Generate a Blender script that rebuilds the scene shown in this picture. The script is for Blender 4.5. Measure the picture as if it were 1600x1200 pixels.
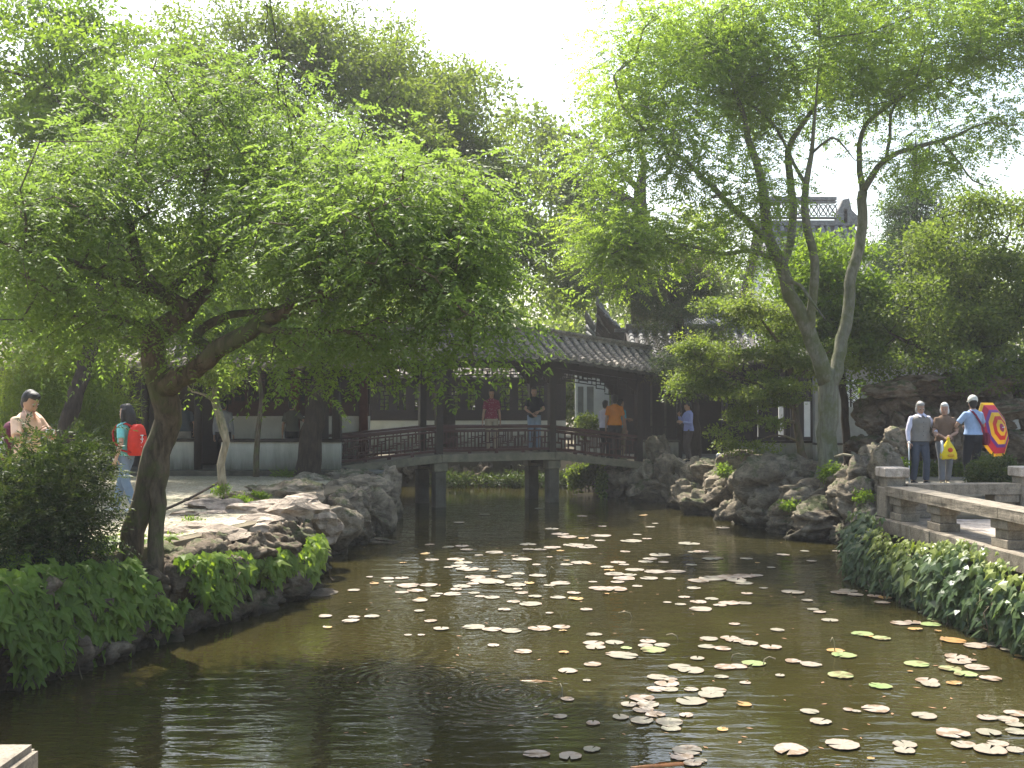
import bpy, bmesh, math, random
import numpy as np
from mathutils import Vector, Matrix, noise as mnoise
for _o in list(bpy.data.objects): bpy.data.objects.remove(_o)
scene = bpy.context.scene
C = scene.collection
# ---------------------------------------------------------------- camera, sky, sun, exposure
EYE = 2.55                       # camera height above the pond
FPX = 1650.0                     # focal length in photo pixels (photo 1600x1200)
PITCH = math.atan(30.0 / FPX)
cam_d = bpy.data.cameras.new('camera'); cam_d.sensor_width = 36.0
cam_d.lens = FPX / 1600.0 * 36.0
cam_d.clip_start = 0.05; cam_d.clip_end = 2000
cam = bpy.data.objects.new('camera', cam_d); C.objects.link(cam)
cam.location = (0, 0, EYE); cam.rotation_euler = (math.pi/2 + PITCH, 0, 0)
scene.camera = cam
SUN_EL, SUN_AZ = math.radians(58), math.radians(-24)      # azimuth from +Y towards +X
sun_dir = Vector((math.sin(SUN_AZ)*math.cos(SUN_EL), math.cos(SUN_AZ)*math.cos(SUN_EL), math.sin(SUN_EL)))
world = bpy.data.worlds.new('World'); scene.world = world; world.use_nodes = True
wn = world.node_tree; bg = wn.nodes['Background']
sky = wn.nodes.new('ShaderNodeTexSky'); sky.sky_type = 'NISHITA'; sky.sun_disc = False
sky.sun_elevation = SUN_EL; sky.sun_rotation = SUN_AZ
sky.air_density = 1.4; sky.dust_density = 4.0; sky.ozone_density = 1.0; sky.altitude = 0
wn.links.new(sky.outputs[0], bg.inputs[0]); bg.inputs[1].default_value = 0.15
sun_l = bpy.data.lights.new('sun', 'SUN'); sun_l.energy = 5.0; sun_l.angle = math.radians(0.6)
sun_l.color = (1.0, 0.955, 0.87)
sun = bpy.data.objects.new('sun', sun_l); C.objects.link(sun)
sun.rotation_euler = sun_dir.to_track_quat('Z', 'Y').to_euler()
scene.view_settings.view_transform = 'Standard'; scene.view_settings.look = 'None'
scene.view_settings.exposure = 1.25; scene.view_settings.gamma = 1.0
scene.view_settings.use_curve_mapping = False
try:
    scene.cycles.use_denoising = True; scene.cycles.max_bounces = 10
    scene.cycles.transmission_bounces = 6; scene.cycles.diffuse_bounces = 5
    scene.cycles.sample_clamp_indirect = 6.0; scene.cycles.caustics_reflective = False
except Exception: pass

R = np.random.RandomState(11); random.seed(11)
V = Vector
# ---------------------------------------------------------------- placing helpers
def ray(px, py):
    x, z = (px-800)/FPX, (600-py)/FPX
    c, s = math.cos(PITCH), math.sin(PITCH)
    return V((x, c - s*z, s + c*z))
def W(px, py, Y):                 # the point at depth Y
    r = ray(px, py); t = Y/r.y
    return V((r.x*t, Y, EYE + r.z*t))
def G(px, py, z):                 # the point on level z
    r = ray(px, py); t = (z-EYE)/r.z
    return V((r.x*t, r.y*t, z))
# ---------------------------------------------------------------- objects
def tag(o, label=None, cat=None, group=None, kind=None):
    if label: o['label'] = label
    if cat: o['category'] = cat
    if group: o['group'] = group
    if kind: o['kind'] = kind
    return o
def link(name, me, parent=None, loc=None):
    o = bpy.data.objects.new(name, me); C.objects.link(o)
    if loc is not None: o.location = loc
    if parent is not None: o.parent = parent
    return o
def thing(name, label, cat, loc=(0,0,0), rz=0.0, group=None):
    o = bpy.data.objects.new(name, None); C.objects.link(o)
    o.location = loc; o.rotation_euler = (0, 0, rz); o.empty_display_size = .1
    return tag(o, label, cat, group)
class MB:
    def __init__(s): s.v = []; s.f = []; s.sm = []
    def add(s, vs, fs, smooth=False):
        n = len(s.v); s.v.extend([tuple(p) for p in vs]); s.f.extend([tuple(i+n for i in f) for f in fs]); s.sm.extend([smooth]*len(fs)); return s
    def box(s, c, size, rz=0.0, taper=1.0):
        hx, hy, hz = size[0]/2, size[1]/2, size[2]/2
        ca, sa = math.cos(rz), math.sin(rz); vs = []
        for k, (a, b, d) in enumerate(((-1,-1,-1),(1,-1,-1),(1,1,-1),(-1,1,-1),(-1,-1,1),(1,-1,1),(1,1,1),(-1,1,1))):
            t = taper if d > 0 else 1.0
            x, y = a*hx*t, b*hy*t
            vs.append((c[0]+x*ca-y*sa, c[1]+x*sa+y*ca, c[2]+d*hz))
        return s.add(vs, ((0,3,2,1),(4,5,6,7),(0,1,5,4),(1,2,6,5),(2,3,7,6),(3,0,4,7)))
    def bar(s, p, q, w, h, up=(0,0,1)):          # rectangular bar p->q, w wide, h along up
        p, q = V(p), V(q); d = (q-p).normalized(); u = V(up)
        side = d.cross(u)
        if side.length < 1e-4: side = d.cross(V((1,0,0)))
        side.normalize(); u = side.cross(d).normalized()
        vs = []
        for e in (p, q):
            for a, b in ((-1,-1),(1,-1),(1,1),(-1,1)): vs.append(e + side*(a*w/2) + u*(b*h/2))
        return s.add(vs, ((3,2,1,0),(4,5,6,7),(0,1,5,4),(1,2,6,5),(2,3,7,6),(3,0,4,7)))
    def tube(s, pts, rad, n=8, cap=True):
        pts = [V(p) for p in pts]; rings = []
        ref = V((0.31, 0.17, 0.93)); prev = None
        for i, p in enumerate(pts):
            d = (pts[min(i+1, len(pts)-1)] - pts[max(i-1, 0)])
            d = d.normalized() if d.length > 1e-7 else V((0,0,1))
            if prev is None:
                a = d.cross(ref)
                if a.length < .1: a = d.cross(V((1,0,0)))
            else: a = prev - d*prev.dot(d)
            a.normalize(); prev = a; b = d.cross(a)
            r = rad[i] if hasattr(rad, '__len__') else rad
            rings.append([p + a*(r*math.cos(2*math.pi*k/n)) + b*(r*math.sin(2*math.pi*k/n)) for k in range(n)])
        return s.loft(rings, cap)
    def loft(s, rings, cap=True, smooth=True):
        n = len(rings[0]); vs = [p for r in rings for p in r]; fs = []
        for i in range(len(rings)-1):
            for k in range(n):
                k2 = (k+1) % n
                fs.append((i*n+k, i*n+k2, (i+1)*n+k2, (i+1)*n+k))
        if cap: fs.append(tuple(range(n-1, -1, -1))); m = (len(rings)-1)*n; fs.append(tuple(range(m, m+n)))
        return s.add(vs, fs, smooth)
    def ell(s, c, r, M=None, nu=12, nv=8):
        rings = []
        c = V(c)
        for i in range(nv+1):
            th = -math.pi/2 + math.pi*(i/nv)*.998 + .001
            ring = []
            for k in range(nu):
                a = 2*math.pi*k/nu
                p = V((r[0]*math.cos(th)*math.cos(a), r[1]*math.cos(th)*math.sin(a), r[2]*math.sin(th)))
                if M is not None: p = M @ p
                ring.append(c+p)
            rings.append(ring)
        return s.loft(rings)
    def prism(s, poly, z0, z1):                  # poly counter-clockwise
        n = len(poly); vs = [(x, y, z0) for x, y in poly] + [(x, y, z1) for x, y in poly]
        fs = [tuple(range(n-1, -1, -1)), tuple(range(n, 2*n))] + [(i, (i+1) % n, n+(i+1) % n, n+i) for i in range(n)]
        return s.add(vs, fs)
    def mesh(s, name, m=None):
        me = bpy.data.meshes.new(name); me.from_pydata(s.v, [], s.f)
        if any(s.sm): me.polygons.foreach_set('use_smooth', s.sm)
        if m: me.materials.append(m)
        me.update(); return me
    def build(s, name, m=None, parent=None, loc=None): return link(name, s.mesh(name, m), parent, loc)
def bevel(o, w, seg=1):
    me = o.data; bm = bmesh.new(); bm.from_mesh(me)
    bmesh.ops.remove_doubles(bm, verts=bm.verts, dist=1e-5)
    bmesh.ops.bevel(bm, geom=list(bm.edges), offset=w, segments=seg, affect='EDGES', clamp_overlap=True)
    bm.to_mesh(me); bm.free(); me.update(); return o
# ---------------------------------------------------------------- materials
def nodes(name):
    m = bpy.data.materials.new(name); m.use_nodes = True; nt = m.node_tree
    return m, nt, nt.nodes['Principled BSDF'], nt.nodes['Material Output']
def N(nt, t, **kw):
    n = nt.nodes.new('ShaderNode'+t)
    for k, v in kw.items():
        if k in n.inputs: n.inputs[k].default_value = v
        else: setattr(n, k, v)
    return n
def ramp(nt, src, stops):
    r = nt.nodes.new('ShaderNodeValToRGB'); e = r.color_ramp.elements
    while len(e) < len(stops): e.new(.5)
    for k, (p, c) in enumerate(stops): e[k].position = p; e[k].color = (*c, 1) if len(c) == 3 else c
    nt.links.new(src, r.inputs[0]); return r.outputs[0]
def mixc(nt, f, a, b, mode='MIX'):
    n = nt.nodes.new('ShaderNodeMix'); n.data_type = 'RGBA'; n.blend_type = mode
    for s, v in ((n.inputs[0], f), (n.inputs[6], a), (n.inputs[7], b)):
        if hasattr(v, 'is_output'): nt.links.new(v, s)
        else: s.default_value = v if not isinstance(v, tuple) else (*v, 1)
    return n.outputs[2]
def math_n(nt, op, a, b=0.0):
    n = nt.nodes.new('ShaderNodeMath'); n.operation = op
    for s, v in ((n.inputs[0], a), (n.inputs[1], b)):
        if hasattr(v, 'is_output'): nt.links.new(v, s)
        else: s.default_value = v
    return n.outputs[0]
def coords(nt, kind='Object', scale=(1,1,1)):
    tc = nt.nodes.new('ShaderNodeTexCoord'); mp = nt.nodes.new('ShaderNodeMapping'); mp.inputs['Scale'].default_value = scale
    nt.links.new(tc.outputs[kind], mp.inputs[0]); return mp.outputs[0]
def world_pos(nt, scale=(1,1,1)):
    g = nt.nodes.new('ShaderNodeNewGeometry'); mp = nt.nodes.new('ShaderNodeMapping'); mp.inputs['Scale'].default_value = scale
    nt.links.new(g.outputs['Position'], mp.inputs[0]); return mp.outputs[0]
def noise_n(nt, vec, scale, detail=5, rough=.6, dist=0.0):
    n = N(nt, 'TexNoise', Scale=scale, Detail=detail, Roughness=rough, Distortion=dist)
    nt.links.new(vec, n.inputs['Vector']); return n.outputs[0]
def bump(nt, bs, h, strength=.4, dist=.02):
    b = N(nt, 'Bump', Strength=strength, Distance=dist); nt.links.new(h, b.inputs['Height']); nt.links.new(b.outputs[0], bs.inputs['Normal']); return b
def simple(name, col, rough=.7, var=.25, scale=6, bmp=.2, bscale=None, bd=.01, spec=.3, space='world', metal=0):
    m, nt, bs, out = nodes(name)
    vec = world_pos(nt) if space == 'world' else coords(nt, 'Object')
    n1 = noise_n(nt, vec, scale, 6, .65)
    lo = tuple(c*(1-var) for c in col); hi = tuple(min(1, c*(1+var)) for c in col)
    nt.links.new(ramp(nt, n1, [(.3, lo), (.7, hi)]), bs.inputs['Base Color'])
    bs.inputs['Roughness'].default_value = rough; bs.inputs['Specular IOR Level'].default_value = spec; bs.inputs['Metallic'].default_value = metal
    if bmp: bump(nt, bs, noise_n(nt, vec, bscale or scale*5, 5), bmp, bd)
    return m
def leaf_mat(name, stops, trans, tf=.5, rough=.52, spec=.2):
    m, nt, bs, out = nodes(name)
    a = N(nt, 'Attribute'); a.attribute_name = 'tint'
    col = ramp(nt, a.outputs['Fac'], stops)
    nt.links.new(col, bs.inputs['Base Color']); bs.inputs['Roughness'].default_value = rough; bs.inputs['Specular IOR Level'].default_value = spec
    tr = N(nt, 'BsdfTranslucent'); nt.links.new(mixc(nt, 1.0, col, trans, 'MULTIPLY'), tr.inputs[0])
    mx = N(nt, 'MixShader'); mx.inputs[0].default_value = tf
    nt.links.new(bs.outputs[0], mx.inputs[1]); nt.links.new(tr.outputs[0], mx.inputs[2]); nt.links.new(mx.outputs[0], out.inputs[0])
    return m
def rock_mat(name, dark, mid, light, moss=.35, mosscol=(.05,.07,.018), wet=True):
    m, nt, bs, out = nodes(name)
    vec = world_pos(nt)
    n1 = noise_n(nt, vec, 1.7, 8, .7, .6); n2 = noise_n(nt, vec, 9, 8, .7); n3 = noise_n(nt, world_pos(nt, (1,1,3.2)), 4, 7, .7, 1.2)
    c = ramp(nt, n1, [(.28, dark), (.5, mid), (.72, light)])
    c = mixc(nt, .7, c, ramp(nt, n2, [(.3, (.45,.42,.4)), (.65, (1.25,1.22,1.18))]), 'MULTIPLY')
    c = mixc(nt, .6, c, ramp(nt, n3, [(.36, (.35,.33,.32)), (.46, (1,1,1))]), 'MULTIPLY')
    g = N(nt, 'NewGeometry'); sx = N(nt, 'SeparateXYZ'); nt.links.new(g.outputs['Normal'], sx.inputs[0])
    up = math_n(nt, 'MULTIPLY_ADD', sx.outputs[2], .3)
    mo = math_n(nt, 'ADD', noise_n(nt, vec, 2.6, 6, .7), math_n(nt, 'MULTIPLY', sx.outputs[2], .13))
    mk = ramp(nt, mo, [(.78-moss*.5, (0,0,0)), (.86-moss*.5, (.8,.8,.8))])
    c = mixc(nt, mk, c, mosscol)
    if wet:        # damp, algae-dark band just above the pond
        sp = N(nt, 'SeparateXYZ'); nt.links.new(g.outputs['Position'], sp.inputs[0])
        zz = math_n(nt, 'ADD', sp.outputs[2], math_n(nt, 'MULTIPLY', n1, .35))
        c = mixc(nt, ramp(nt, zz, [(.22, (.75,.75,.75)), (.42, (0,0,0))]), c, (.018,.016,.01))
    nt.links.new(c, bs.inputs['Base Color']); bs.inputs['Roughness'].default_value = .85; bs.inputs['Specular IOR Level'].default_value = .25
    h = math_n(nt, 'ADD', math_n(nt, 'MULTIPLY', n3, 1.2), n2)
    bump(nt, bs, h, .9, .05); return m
MT = {}
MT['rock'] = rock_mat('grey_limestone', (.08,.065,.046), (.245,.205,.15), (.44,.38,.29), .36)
MT['rock_lit'] = rock_mat('warm_sunlit_tone_stone', (.2,.165,.13), (.4,.335,.27), (.56,.48,.4), .12)  # warm stone, painted lighter for the sunlight on the bank
MT['rock_dark'] = rock_mat('shade_tone_rockery_stone', (.07,.054,.04), (.18,.142,.102), (.31,.26,.195), .36)  # darker copy of the rock, its shade put into the colour
def granite(name, col, rough, bs_, bd):
    m, nt, bs, out = nodes(name); vec = world_pos(nt)
    c = ramp(nt, noise_n(nt, vec, 9, 6, .7), [(.3, tuple(x*.72 for x in col)), (.7, tuple(x*1.25 for x in col))])
    c = mixc(nt, .55, c, ramp(nt, noise_n(nt, vec, 70, 3, .7), [(.35, (.5,.5,.5)), (.6, (1.2,1.2,1.2))]), 'MULTIPLY')
    c = mixc(nt, .7, c, ramp(nt, noise_n(nt, world_pos(nt, (2.2,2.2,.9)), 2.2, 7, .7, .8), [(.36, (.42,.4,.36)), (.52, (1,1,1))]), 'MULTIPLY')
    li = ramp(nt, noise_n(nt, vec, 5.5, 7, .75), [(.62, (0,0,0)), (.68, (.6,.6,.6))])
    c = mixc(nt, li, c, (.2,.2,.13))
    nt.links.new(c, bs.inputs['Base Color']); bs.inputs['Roughness'].default_value = rough; bs.inputs['Specular IOR Level'].default_value = .25
    bump(nt, bs, math_n(nt, 'ADD', noise_n(nt, vec, 55, 5), math_n(nt, 'MULTIPLY', noise_n(nt, vec, 8, 5), 1.5)), bs_, bd); return m
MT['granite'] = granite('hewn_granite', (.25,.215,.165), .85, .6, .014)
MT['granite_top'] = granite('sunlit_tone_granite_top', (.45,.39,.33), .8, .4, .008)  # paler copy for top surfaces, sunlight put into the colour
MT['wood'] = simple('dark_lacquered_wood', (.022,.014,.011), .5, .3, 12, .15, spec=.4)
MT['redwood'] = simple('maroon_lacquered_wood', (.06,.018,.015), .45, .3, 10, .15, spec=.4)
MT['redpaint'] = simple('brick_red_paint', (.12,.04,.028), .6, .2, 10, .1)
MT['plinth'] = simple('bridge_slab_stone', (.19,.168,.12), .85, .35, 4, .5, 40, .01)
MT['pier'] = simple('pier_stone', (.095,.085,.065), .85, .4, 3, .4, 30, .01)
def whitewash():
    m, nt, bs, out = nodes('whitewashed_plaster'); vec = world_pos(nt)
    st = noise_n(nt, world_pos(nt, (6,6,.8)), 1.2, 6, .7); g = N(nt, 'NewGeometry'); sp = N(nt, 'SeparateXYZ'); nt.links.new(g.outputs['Position'], sp.inputs[0])
    z = math_n(nt, 'ADD', sp.outputs[2], math_n(nt, 'MULTIPLY', st, .55))
    d = ramp(nt, z, [(.0, (1,1,1)), (.999, (0,0,0))])
    mr = N(nt, 'MapRange'); mr.inputs[1].default_value = 1.2; mr.inputs[2].default_value = 2.1; nt.links.new(z, mr.inputs[0])
    c = mixc(nt, mr.outputs[0], (.08,.08,.05), (.74,.73,.66))
    c = mixc(nt, .35, c, ramp(nt, noise_n(nt, vec, 2.5, 7, .7), [(.3, (.6,.6,.58)), (.6, (1.05,1.05,1.05))]), 'MULTIPLY')
    nt.links.new(c, bs.inputs['Base Color']); bs.inputs['Roughness'].default_value = .9; bump(nt, bs, noise_n(nt, vec, 25), .15); return m
MT['white'] = whitewash()
MT['white_clean'] = simple('pale_plaster', (.72,.73,.7), .9, .1, 3, .1)
MT['greywall'] = simple('weathered_grey_plaster', (.3,.3,.28), .9, .25, 2, .2)
def tile_mat(name, lo, hi):
    m, nt, bs, out = nodes(name); vec = world_pos(nt)
    n1 = noise_n(nt, vec, 7, 7, .75); n2 = noise_n(nt, vec, 28, 5, .7)
    c = mixc(nt, .6, ramp(nt, n1, [(.3, lo), (.68, hi)]), ramp(nt, n2, [(.3, (.5,.5,.5)), (.7, (1.35,1.3,1.25))]), 'MULTIPLY')
    nt.links.new(c, bs.inputs['Base Color']); bs.inputs['Roughness'].default_value = .8; bump(nt, bs, n2, .5, .01); return m
MT['tile'] = tile_mat('weathered_clay_tile', (.11,.095,.078), (.34,.295,.24))
MT['tile_grey'] = tile_mat('grey_clay_tile', (.1,.1,.1), (.26,.26,.25))
MT['tile_pan'] = tile_mat('dark_pan_tile', (.035,.032,.03), (.1,.09,.08))
MT['tile_end'] = simple('tile_end', (.3,.27,.22), .8, .3, 20, .2)
def bark(name, dark, light, moss=.0):
    m, nt, bs, out = nodes(name); v1 = world_pos(nt, (1,1,.25))
    n1 = noise_n(nt, v1, 14, 7, .7, .5); n2 = noise_n(nt, world_pos(nt), 3, 6, .65)
    c = ramp(nt, n1, [(.32, dark), (.66, light)])
    if moss: c = mixc(nt, ramp(nt, n2, [(.6-moss*.4, (0,0,0)), (.75-moss*.4, (.75,.75,.75))]), c, (.09,.105,.035))
    nt.links.new(c, bs.inputs['Base Color']); bs.inputs['Roughness'].default_value = .9; bs.inputs['Specular IOR Level'].default_value = .2
    bump(nt, bs, n1, .8, .03); return m
MT['bark_brown'] = bark('rough_brown_bark', (.045,.033,.022), (.17,.13,.09), .35)
MT['bark_grey'] = bark('smooth_grey_green_bark', (.1,.1,.072), (.22,.215,.16), .4)
MT['bark_dark'] = bark('dark_bark', (.02,.015,.011), (.07,.052,.038))
MT['bark_pale'] = bark('pale_fluted_bark', (.16,.14,.09), (.42,.36,.26), .25)
GR = lambda a, b, c: [(0.0, a), (.5, b), (1.0, c)]
MT['leaf_near'] = leaf_mat('fresh_pinnate_leaf', GR((.076,.115,.032), (.118,.17,.047), (.172,.226,.066)), (1.85,1.95,.95), .54)
MT['leaf_locust'] = leaf_mat('yellow_green_locust_leaf', GR((.115,.172,.036), (.162,.228,.048), (.22,.285,.07)), (1.9,1.95,.85), .58)
MT['leaf_mid'] = leaf_mat('mid_green_leaf', GR((.075,.104,.022), (.112,.152,.032), (.165,.2,.045)), (1.85,1.9,.85), .52)
MT['leaf_lime'] = leaf_mat('lime_green_leaf', GR((.075,.13,.02), (.12,.185,.028), (.17,.24,.04)), (1.8,1.8,.7), .5)
MT['leaf_dark'] = leaf_mat('dark_glossy_leaf', GR((.026,.042,.013), (.046,.07,.02), (.085,.1,.034)), (1.7,1.8,.8), .38, .5, .2)
MT['leaf_olive'] = leaf_mat('olive_small_leaf', GR((.06,.088,.022), (.105,.145,.036), (.19,.225,.065)), (1.85,1.9,.8), .5, .5, .22)
MT['needle'] = leaf_mat('juniper_needle', GR((.03,.05,.018), (.055,.08,.028), (.11,.095,.045)), (1.5,1.6,.8), .35, .6)
MT['conifer'] = leaf_mat('bright_conifer_spray', GR((.03,.055,.014), (.055,.09,.02), (.09,.125,.03)), (1.4,1.6,.8), .35, .6)
MT['ivy_l'] = leaf_mat('fresh_ivy_leaf', GR((.09,.145,.024), (.15,.225,.036), (.24,.31,.06)), (1.85,1.95,.7), .52, .42, .3)
MT['ivy_r'] = leaf_mat('glossy_ivy_leaf', GR((.045,.082,.028), (.09,.135,.045), (.24,.28,.05)), (1.6,1.8,.7), .36, .36, .5)
MT['earth'] = simple('bare_earth', (.12,.1,.065), .95, .35, 1.5, .5, 20, .02)
def pebble_paving():
    m, nt, bs, out = nodes('pebble_paving'); vec = world_pos(nt)
    vo = N(nt, 'TexVoronoi', Scale=13.0); nt.links.new(vec, vo.inputs['Vector'])
    vd = N(nt, 'TexVoronoi', Scale=13.0); vd.feature = 'DISTANCE_TO_EDGE'; nt.links.new(vec, vd.inputs['Vector'])
    n1 = noise_n(nt, vec, .7, 6, .65); sepc = N(nt, 'SeparateColor'); nt.links.new(vo.outputs['Color'], sepc.inputs[0])
    c = ramp(nt, sepc.outputs[0], [(0, (.3,.265,.19)), (1, (.5,.445,.33))])
    c = mixc(nt, ramp(nt, vd.outputs['Distance'], [(.02, (1,1,1)), (.09, (0,0,0))]), c, (.2,.18,.11))
    c = mixc(nt, ramp(nt, n1, [(.45, (0,0,0)), (.7, (.5,.5,.5))]), c, (.2,.2,.09))
    nt.links.new(c, bs.inputs['Base Color']); bs.inputs['Roughness'].default_value = .85
    bump(nt, bs, ramp(nt, vd.outputs['Distance'], [(0, (0,0,0)), (.25, (1,1,1))]), .7, .02); return m
MT['pebble'] = pebble_paving()
MT['pave'] = simple('worn_grey_paving', (.2,.19,.165), .85, .25, 2.2, .3, 30, .008)
def water_mat():
    m, nt, bs, out = nodes('murky_pond_water'); 
    vec = world_pos(nt)
    n0 = noise_n(nt, vec, .35, 4, .6)
    c = ramp(nt, n0, [(.35, (.023,.0205,.006)), (.7, (.038,.032,.0105))])
    nt.links.new(c, bs.inputs['Base Color']); bs.inputs['Roughness'].default_value = .03; bs.inputs['IOR'].default_value = 1.333
    bs.inputs['Specular IOR Level'].default_value = .6
    n1 = noise_n(nt, world_pos(nt, (.55,2.1,1)), 2.4, 3, .5, .4); n2 = noise_n(nt, world_pos(nt, (1,1.8,1)), 9, 2, .5)
    h = math_n(nt, 'ADD', math_n(nt, 'MULTIPLY', n1, 1.1), math_n(nt, 'MULTIPLY', n2, .22))
    calm = noise_n(nt, vec, .28, 2, .5)
    h = math_n(nt, 'MULTIPLY', h, ramp(nt, calm, [(.38, (.3,.3,.3)), (.62, (1,1,1))]))
    # rings spreading from the spots where carp rise
    for (px, py, a, fr, rad) in ((690, 965, .5, 52, 2.3), (640, 1062, .5, 60, 1.5), (800, 1085, .6, 66, 1.3), (1420, 1075, .3, 60, 1.2), (560, 1010, .3, 50, 2.0)):
        p = G(px, py, 0); vd = N(nt, 'VectorMath'); vd.operation = 'DISTANCE'; nt.links.new(world_pos(nt), vd.inputs[0]); vd.inputs[1].default_value = p
        wob = math_n(nt, 'ADD', vd.outputs['Value'], math_n(nt, 'MULTIPLY', n1, .1))
        s = math_n(nt, 'SINE', math_n(nt, 'MULTIPLY', wob, fr))
        f = N(nt, 'MapRange'); f.interpolation_type = 'SMOOTHSTEP'; nt.links.new(vd.outputs['Value'], f.inputs[0])
        for k, v in ((1, .1), (2, rad), (3, a*.13), (4, 0.0)): f.inputs[k].default_value = v
        h = math_n(nt, 'ADD', h, math_n(nt, 'MULTIPLY', s, f.outputs[0]))
    bump(nt, bs, h, .36, .05); return m
MT['water'] = water_mat()
# ---------------------------------------------------------------- foliage and trees
UP = np.array([0., 0., 1.])
def nrm(a): return a/np.maximum(np.linalg.norm(a, axis=-1, keepdims=True), 1e-9)
def quads_mesh(name, quads, tint, m):
    M = len(quads); me = bpy.data.meshes.new(name)
    me.vertices.add(M*4); me.vertices.foreach_set('co', quads.reshape(-1).astype(np.float32))
    me.loops.add(M*4); me.loops.foreach_set('vertex_index', np.arange(M*4, dtype=np.int32))
    me.polygons.add(M); me.polygons.foreach_set('loop_start', np.arange(0, M*4, 4, dtype=np.int32))
    me.update(calc_edges=True)
    at = me.attributes.new('tint', 'FLOAT', 'FACE'); at.data.foreach_set('value', np.clip(tint, 0, 1).astype(np.float32))
    me.materials.append(m); return me
def blades(p, a, n, L, Wd, belly=.42):
    a = nrm(a); b = nrm(np.cross(n, a)); L = L[:, None]; Wd = Wd[:, None]
    return np.stack([p, p + a*L*belly + b*Wd/2, p + a*L, p + a*L*belly - b*Wd/2], axis=1)
def sprays(base, d, Rl, k, L, Wd, droop, tint, rng, spread=.35):
    n = len(base); d = nrm(d); side = nrm(np.cross(d, UP) + rng.normal(0, spread, (n, 3))); up = nrm(np.cross(side, d))
    out, tt = [], []
    for i in range(k):
        t = (i+.7)/k
        pos = base + d*(Rl*t)[:, None] + UP*(-(droop*Rl*t*t))[:, None]
        dd = nrm(d - UP*(2*droop*t))
        for sg in (-1, 1):
            ax = side*sg*.85 + dd*.5 - UP*.22 + rng.normal(0, .16, (n, 3))
            nn = up + rng.normal(0, .3, (n, 3))
            sz = (1 - .35*abs(t-.5)*1.4)*rng.uniform(.8, 1.15, n)
            out.append(blades(pos, ax, nn, L*sz, Wd*sz)); tt.append(tint + rng.normal(0, .1, n))
    pos = base + d*Rl[:, None] - UP*(droop*Rl)[:, None]
    out.append(blades(pos, d - UP*.5, up, np.full(n, L), np.full(n, Wd))); tt.append(tint)
    return np.concatenate(out), np.concatenate(tt)
def scatter(base, rad, per, L, Wd, tint, rng, flat=.6, updir=.8, out=None):
    n = len(base); b = np.repeat(base, per, 0); t = np.repeat(tint, per) + rng.normal(0, .13, n*per)
    o = nrm(rng.normal(0, 1, (n*per, 3)))*(rng.uniform(0, 1, n*per)**.45)[:, None]*np.repeat(rad, per)[:, None]; o[:, 2] *= flat
    p = b + o
    ax = nrm(o)*.6 + rng.normal(0, .6, (n*per, 3)) - UP*.15
    nn = UP*updir + rng.normal(0, .55, (n*per, 3))
    sz = rng.uniform(.65, 1.25, n*per)
    return blades(p, ax, nn, L*sz, Wd*sz), t
def in_ell(ells, n, rng, shell=.35):
    """points in a union of ellipsoids given as (px, py, depth, rx px, ry px, r depth m, weight)"""
    w = np.array([e[3]*e[4]*e[6] for e in ells], float); w /= w.sum()
    out = []
    for e, c in zip(ells, rng.multinomial(n, w)):
        ctr = np.array(W(e[0], e[1], e[2])); sc = e[2]/FPX
        u = nrm(rng.normal(0, 1, (c, 3)))*(rng.uniform(shell**3, 1, c)**(1/3))[:, None]
        out.append(ctr + u*np.array([e[3]*sc, e[5], e[4]*sc]))
    return np.concatenate(out)
def clumped(ells, n, rng, shell, spec):
    nc, r, flat = spec; c = in_ell(ells, nc, rng, shell); k = rng.randint(0, nc, n)
    o = nrm(rng.normal(0, 1, (n, 3)))*(rng.uniform(0, 1, n)**.5)[:, None]*(r*rng.uniform(.6, 1.35, nc)[k])[:, None]; o[:, 2] *= flat
    return c[k] + o, rng.uniform(0, 1, nc)[k]
def stroke(pts, step=.25, wob=.0, rng=R):
    """polyline through (px, py, depth, radius) points, resampled along a smooth curve"""
    P = np.array([list(W(p[0], p[1], p[2])) + [p[3]] for p in pts]); out = []
    n = len(P)
    for i in range(n-1):
        p0, p1, p2, p3 = P[max(i-1, 0)], P[i], P[i+1], P[min(i+2, n-1)]
        k = max(2, int(np.linalg.norm(p2[:3]-p1[:3])/step))
        for j in range(k):
            t = j/k
            out.append(.5*((2*p1) + (-p0+p2)*t + (2*p0-5*p1+4*p2-p3)*t*t + (-p0+3*p1-3*p2+p3)*t**3))
    out.append(P[-1]); A = np.array(out)
    if wob: A[1:-1, :3] += rng.normal(0, wob, (len(A)-2, 3))*A[1:-1, 3:4]
    A[:, 3] = np.maximum(A[:, 3], .004); return A
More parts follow.
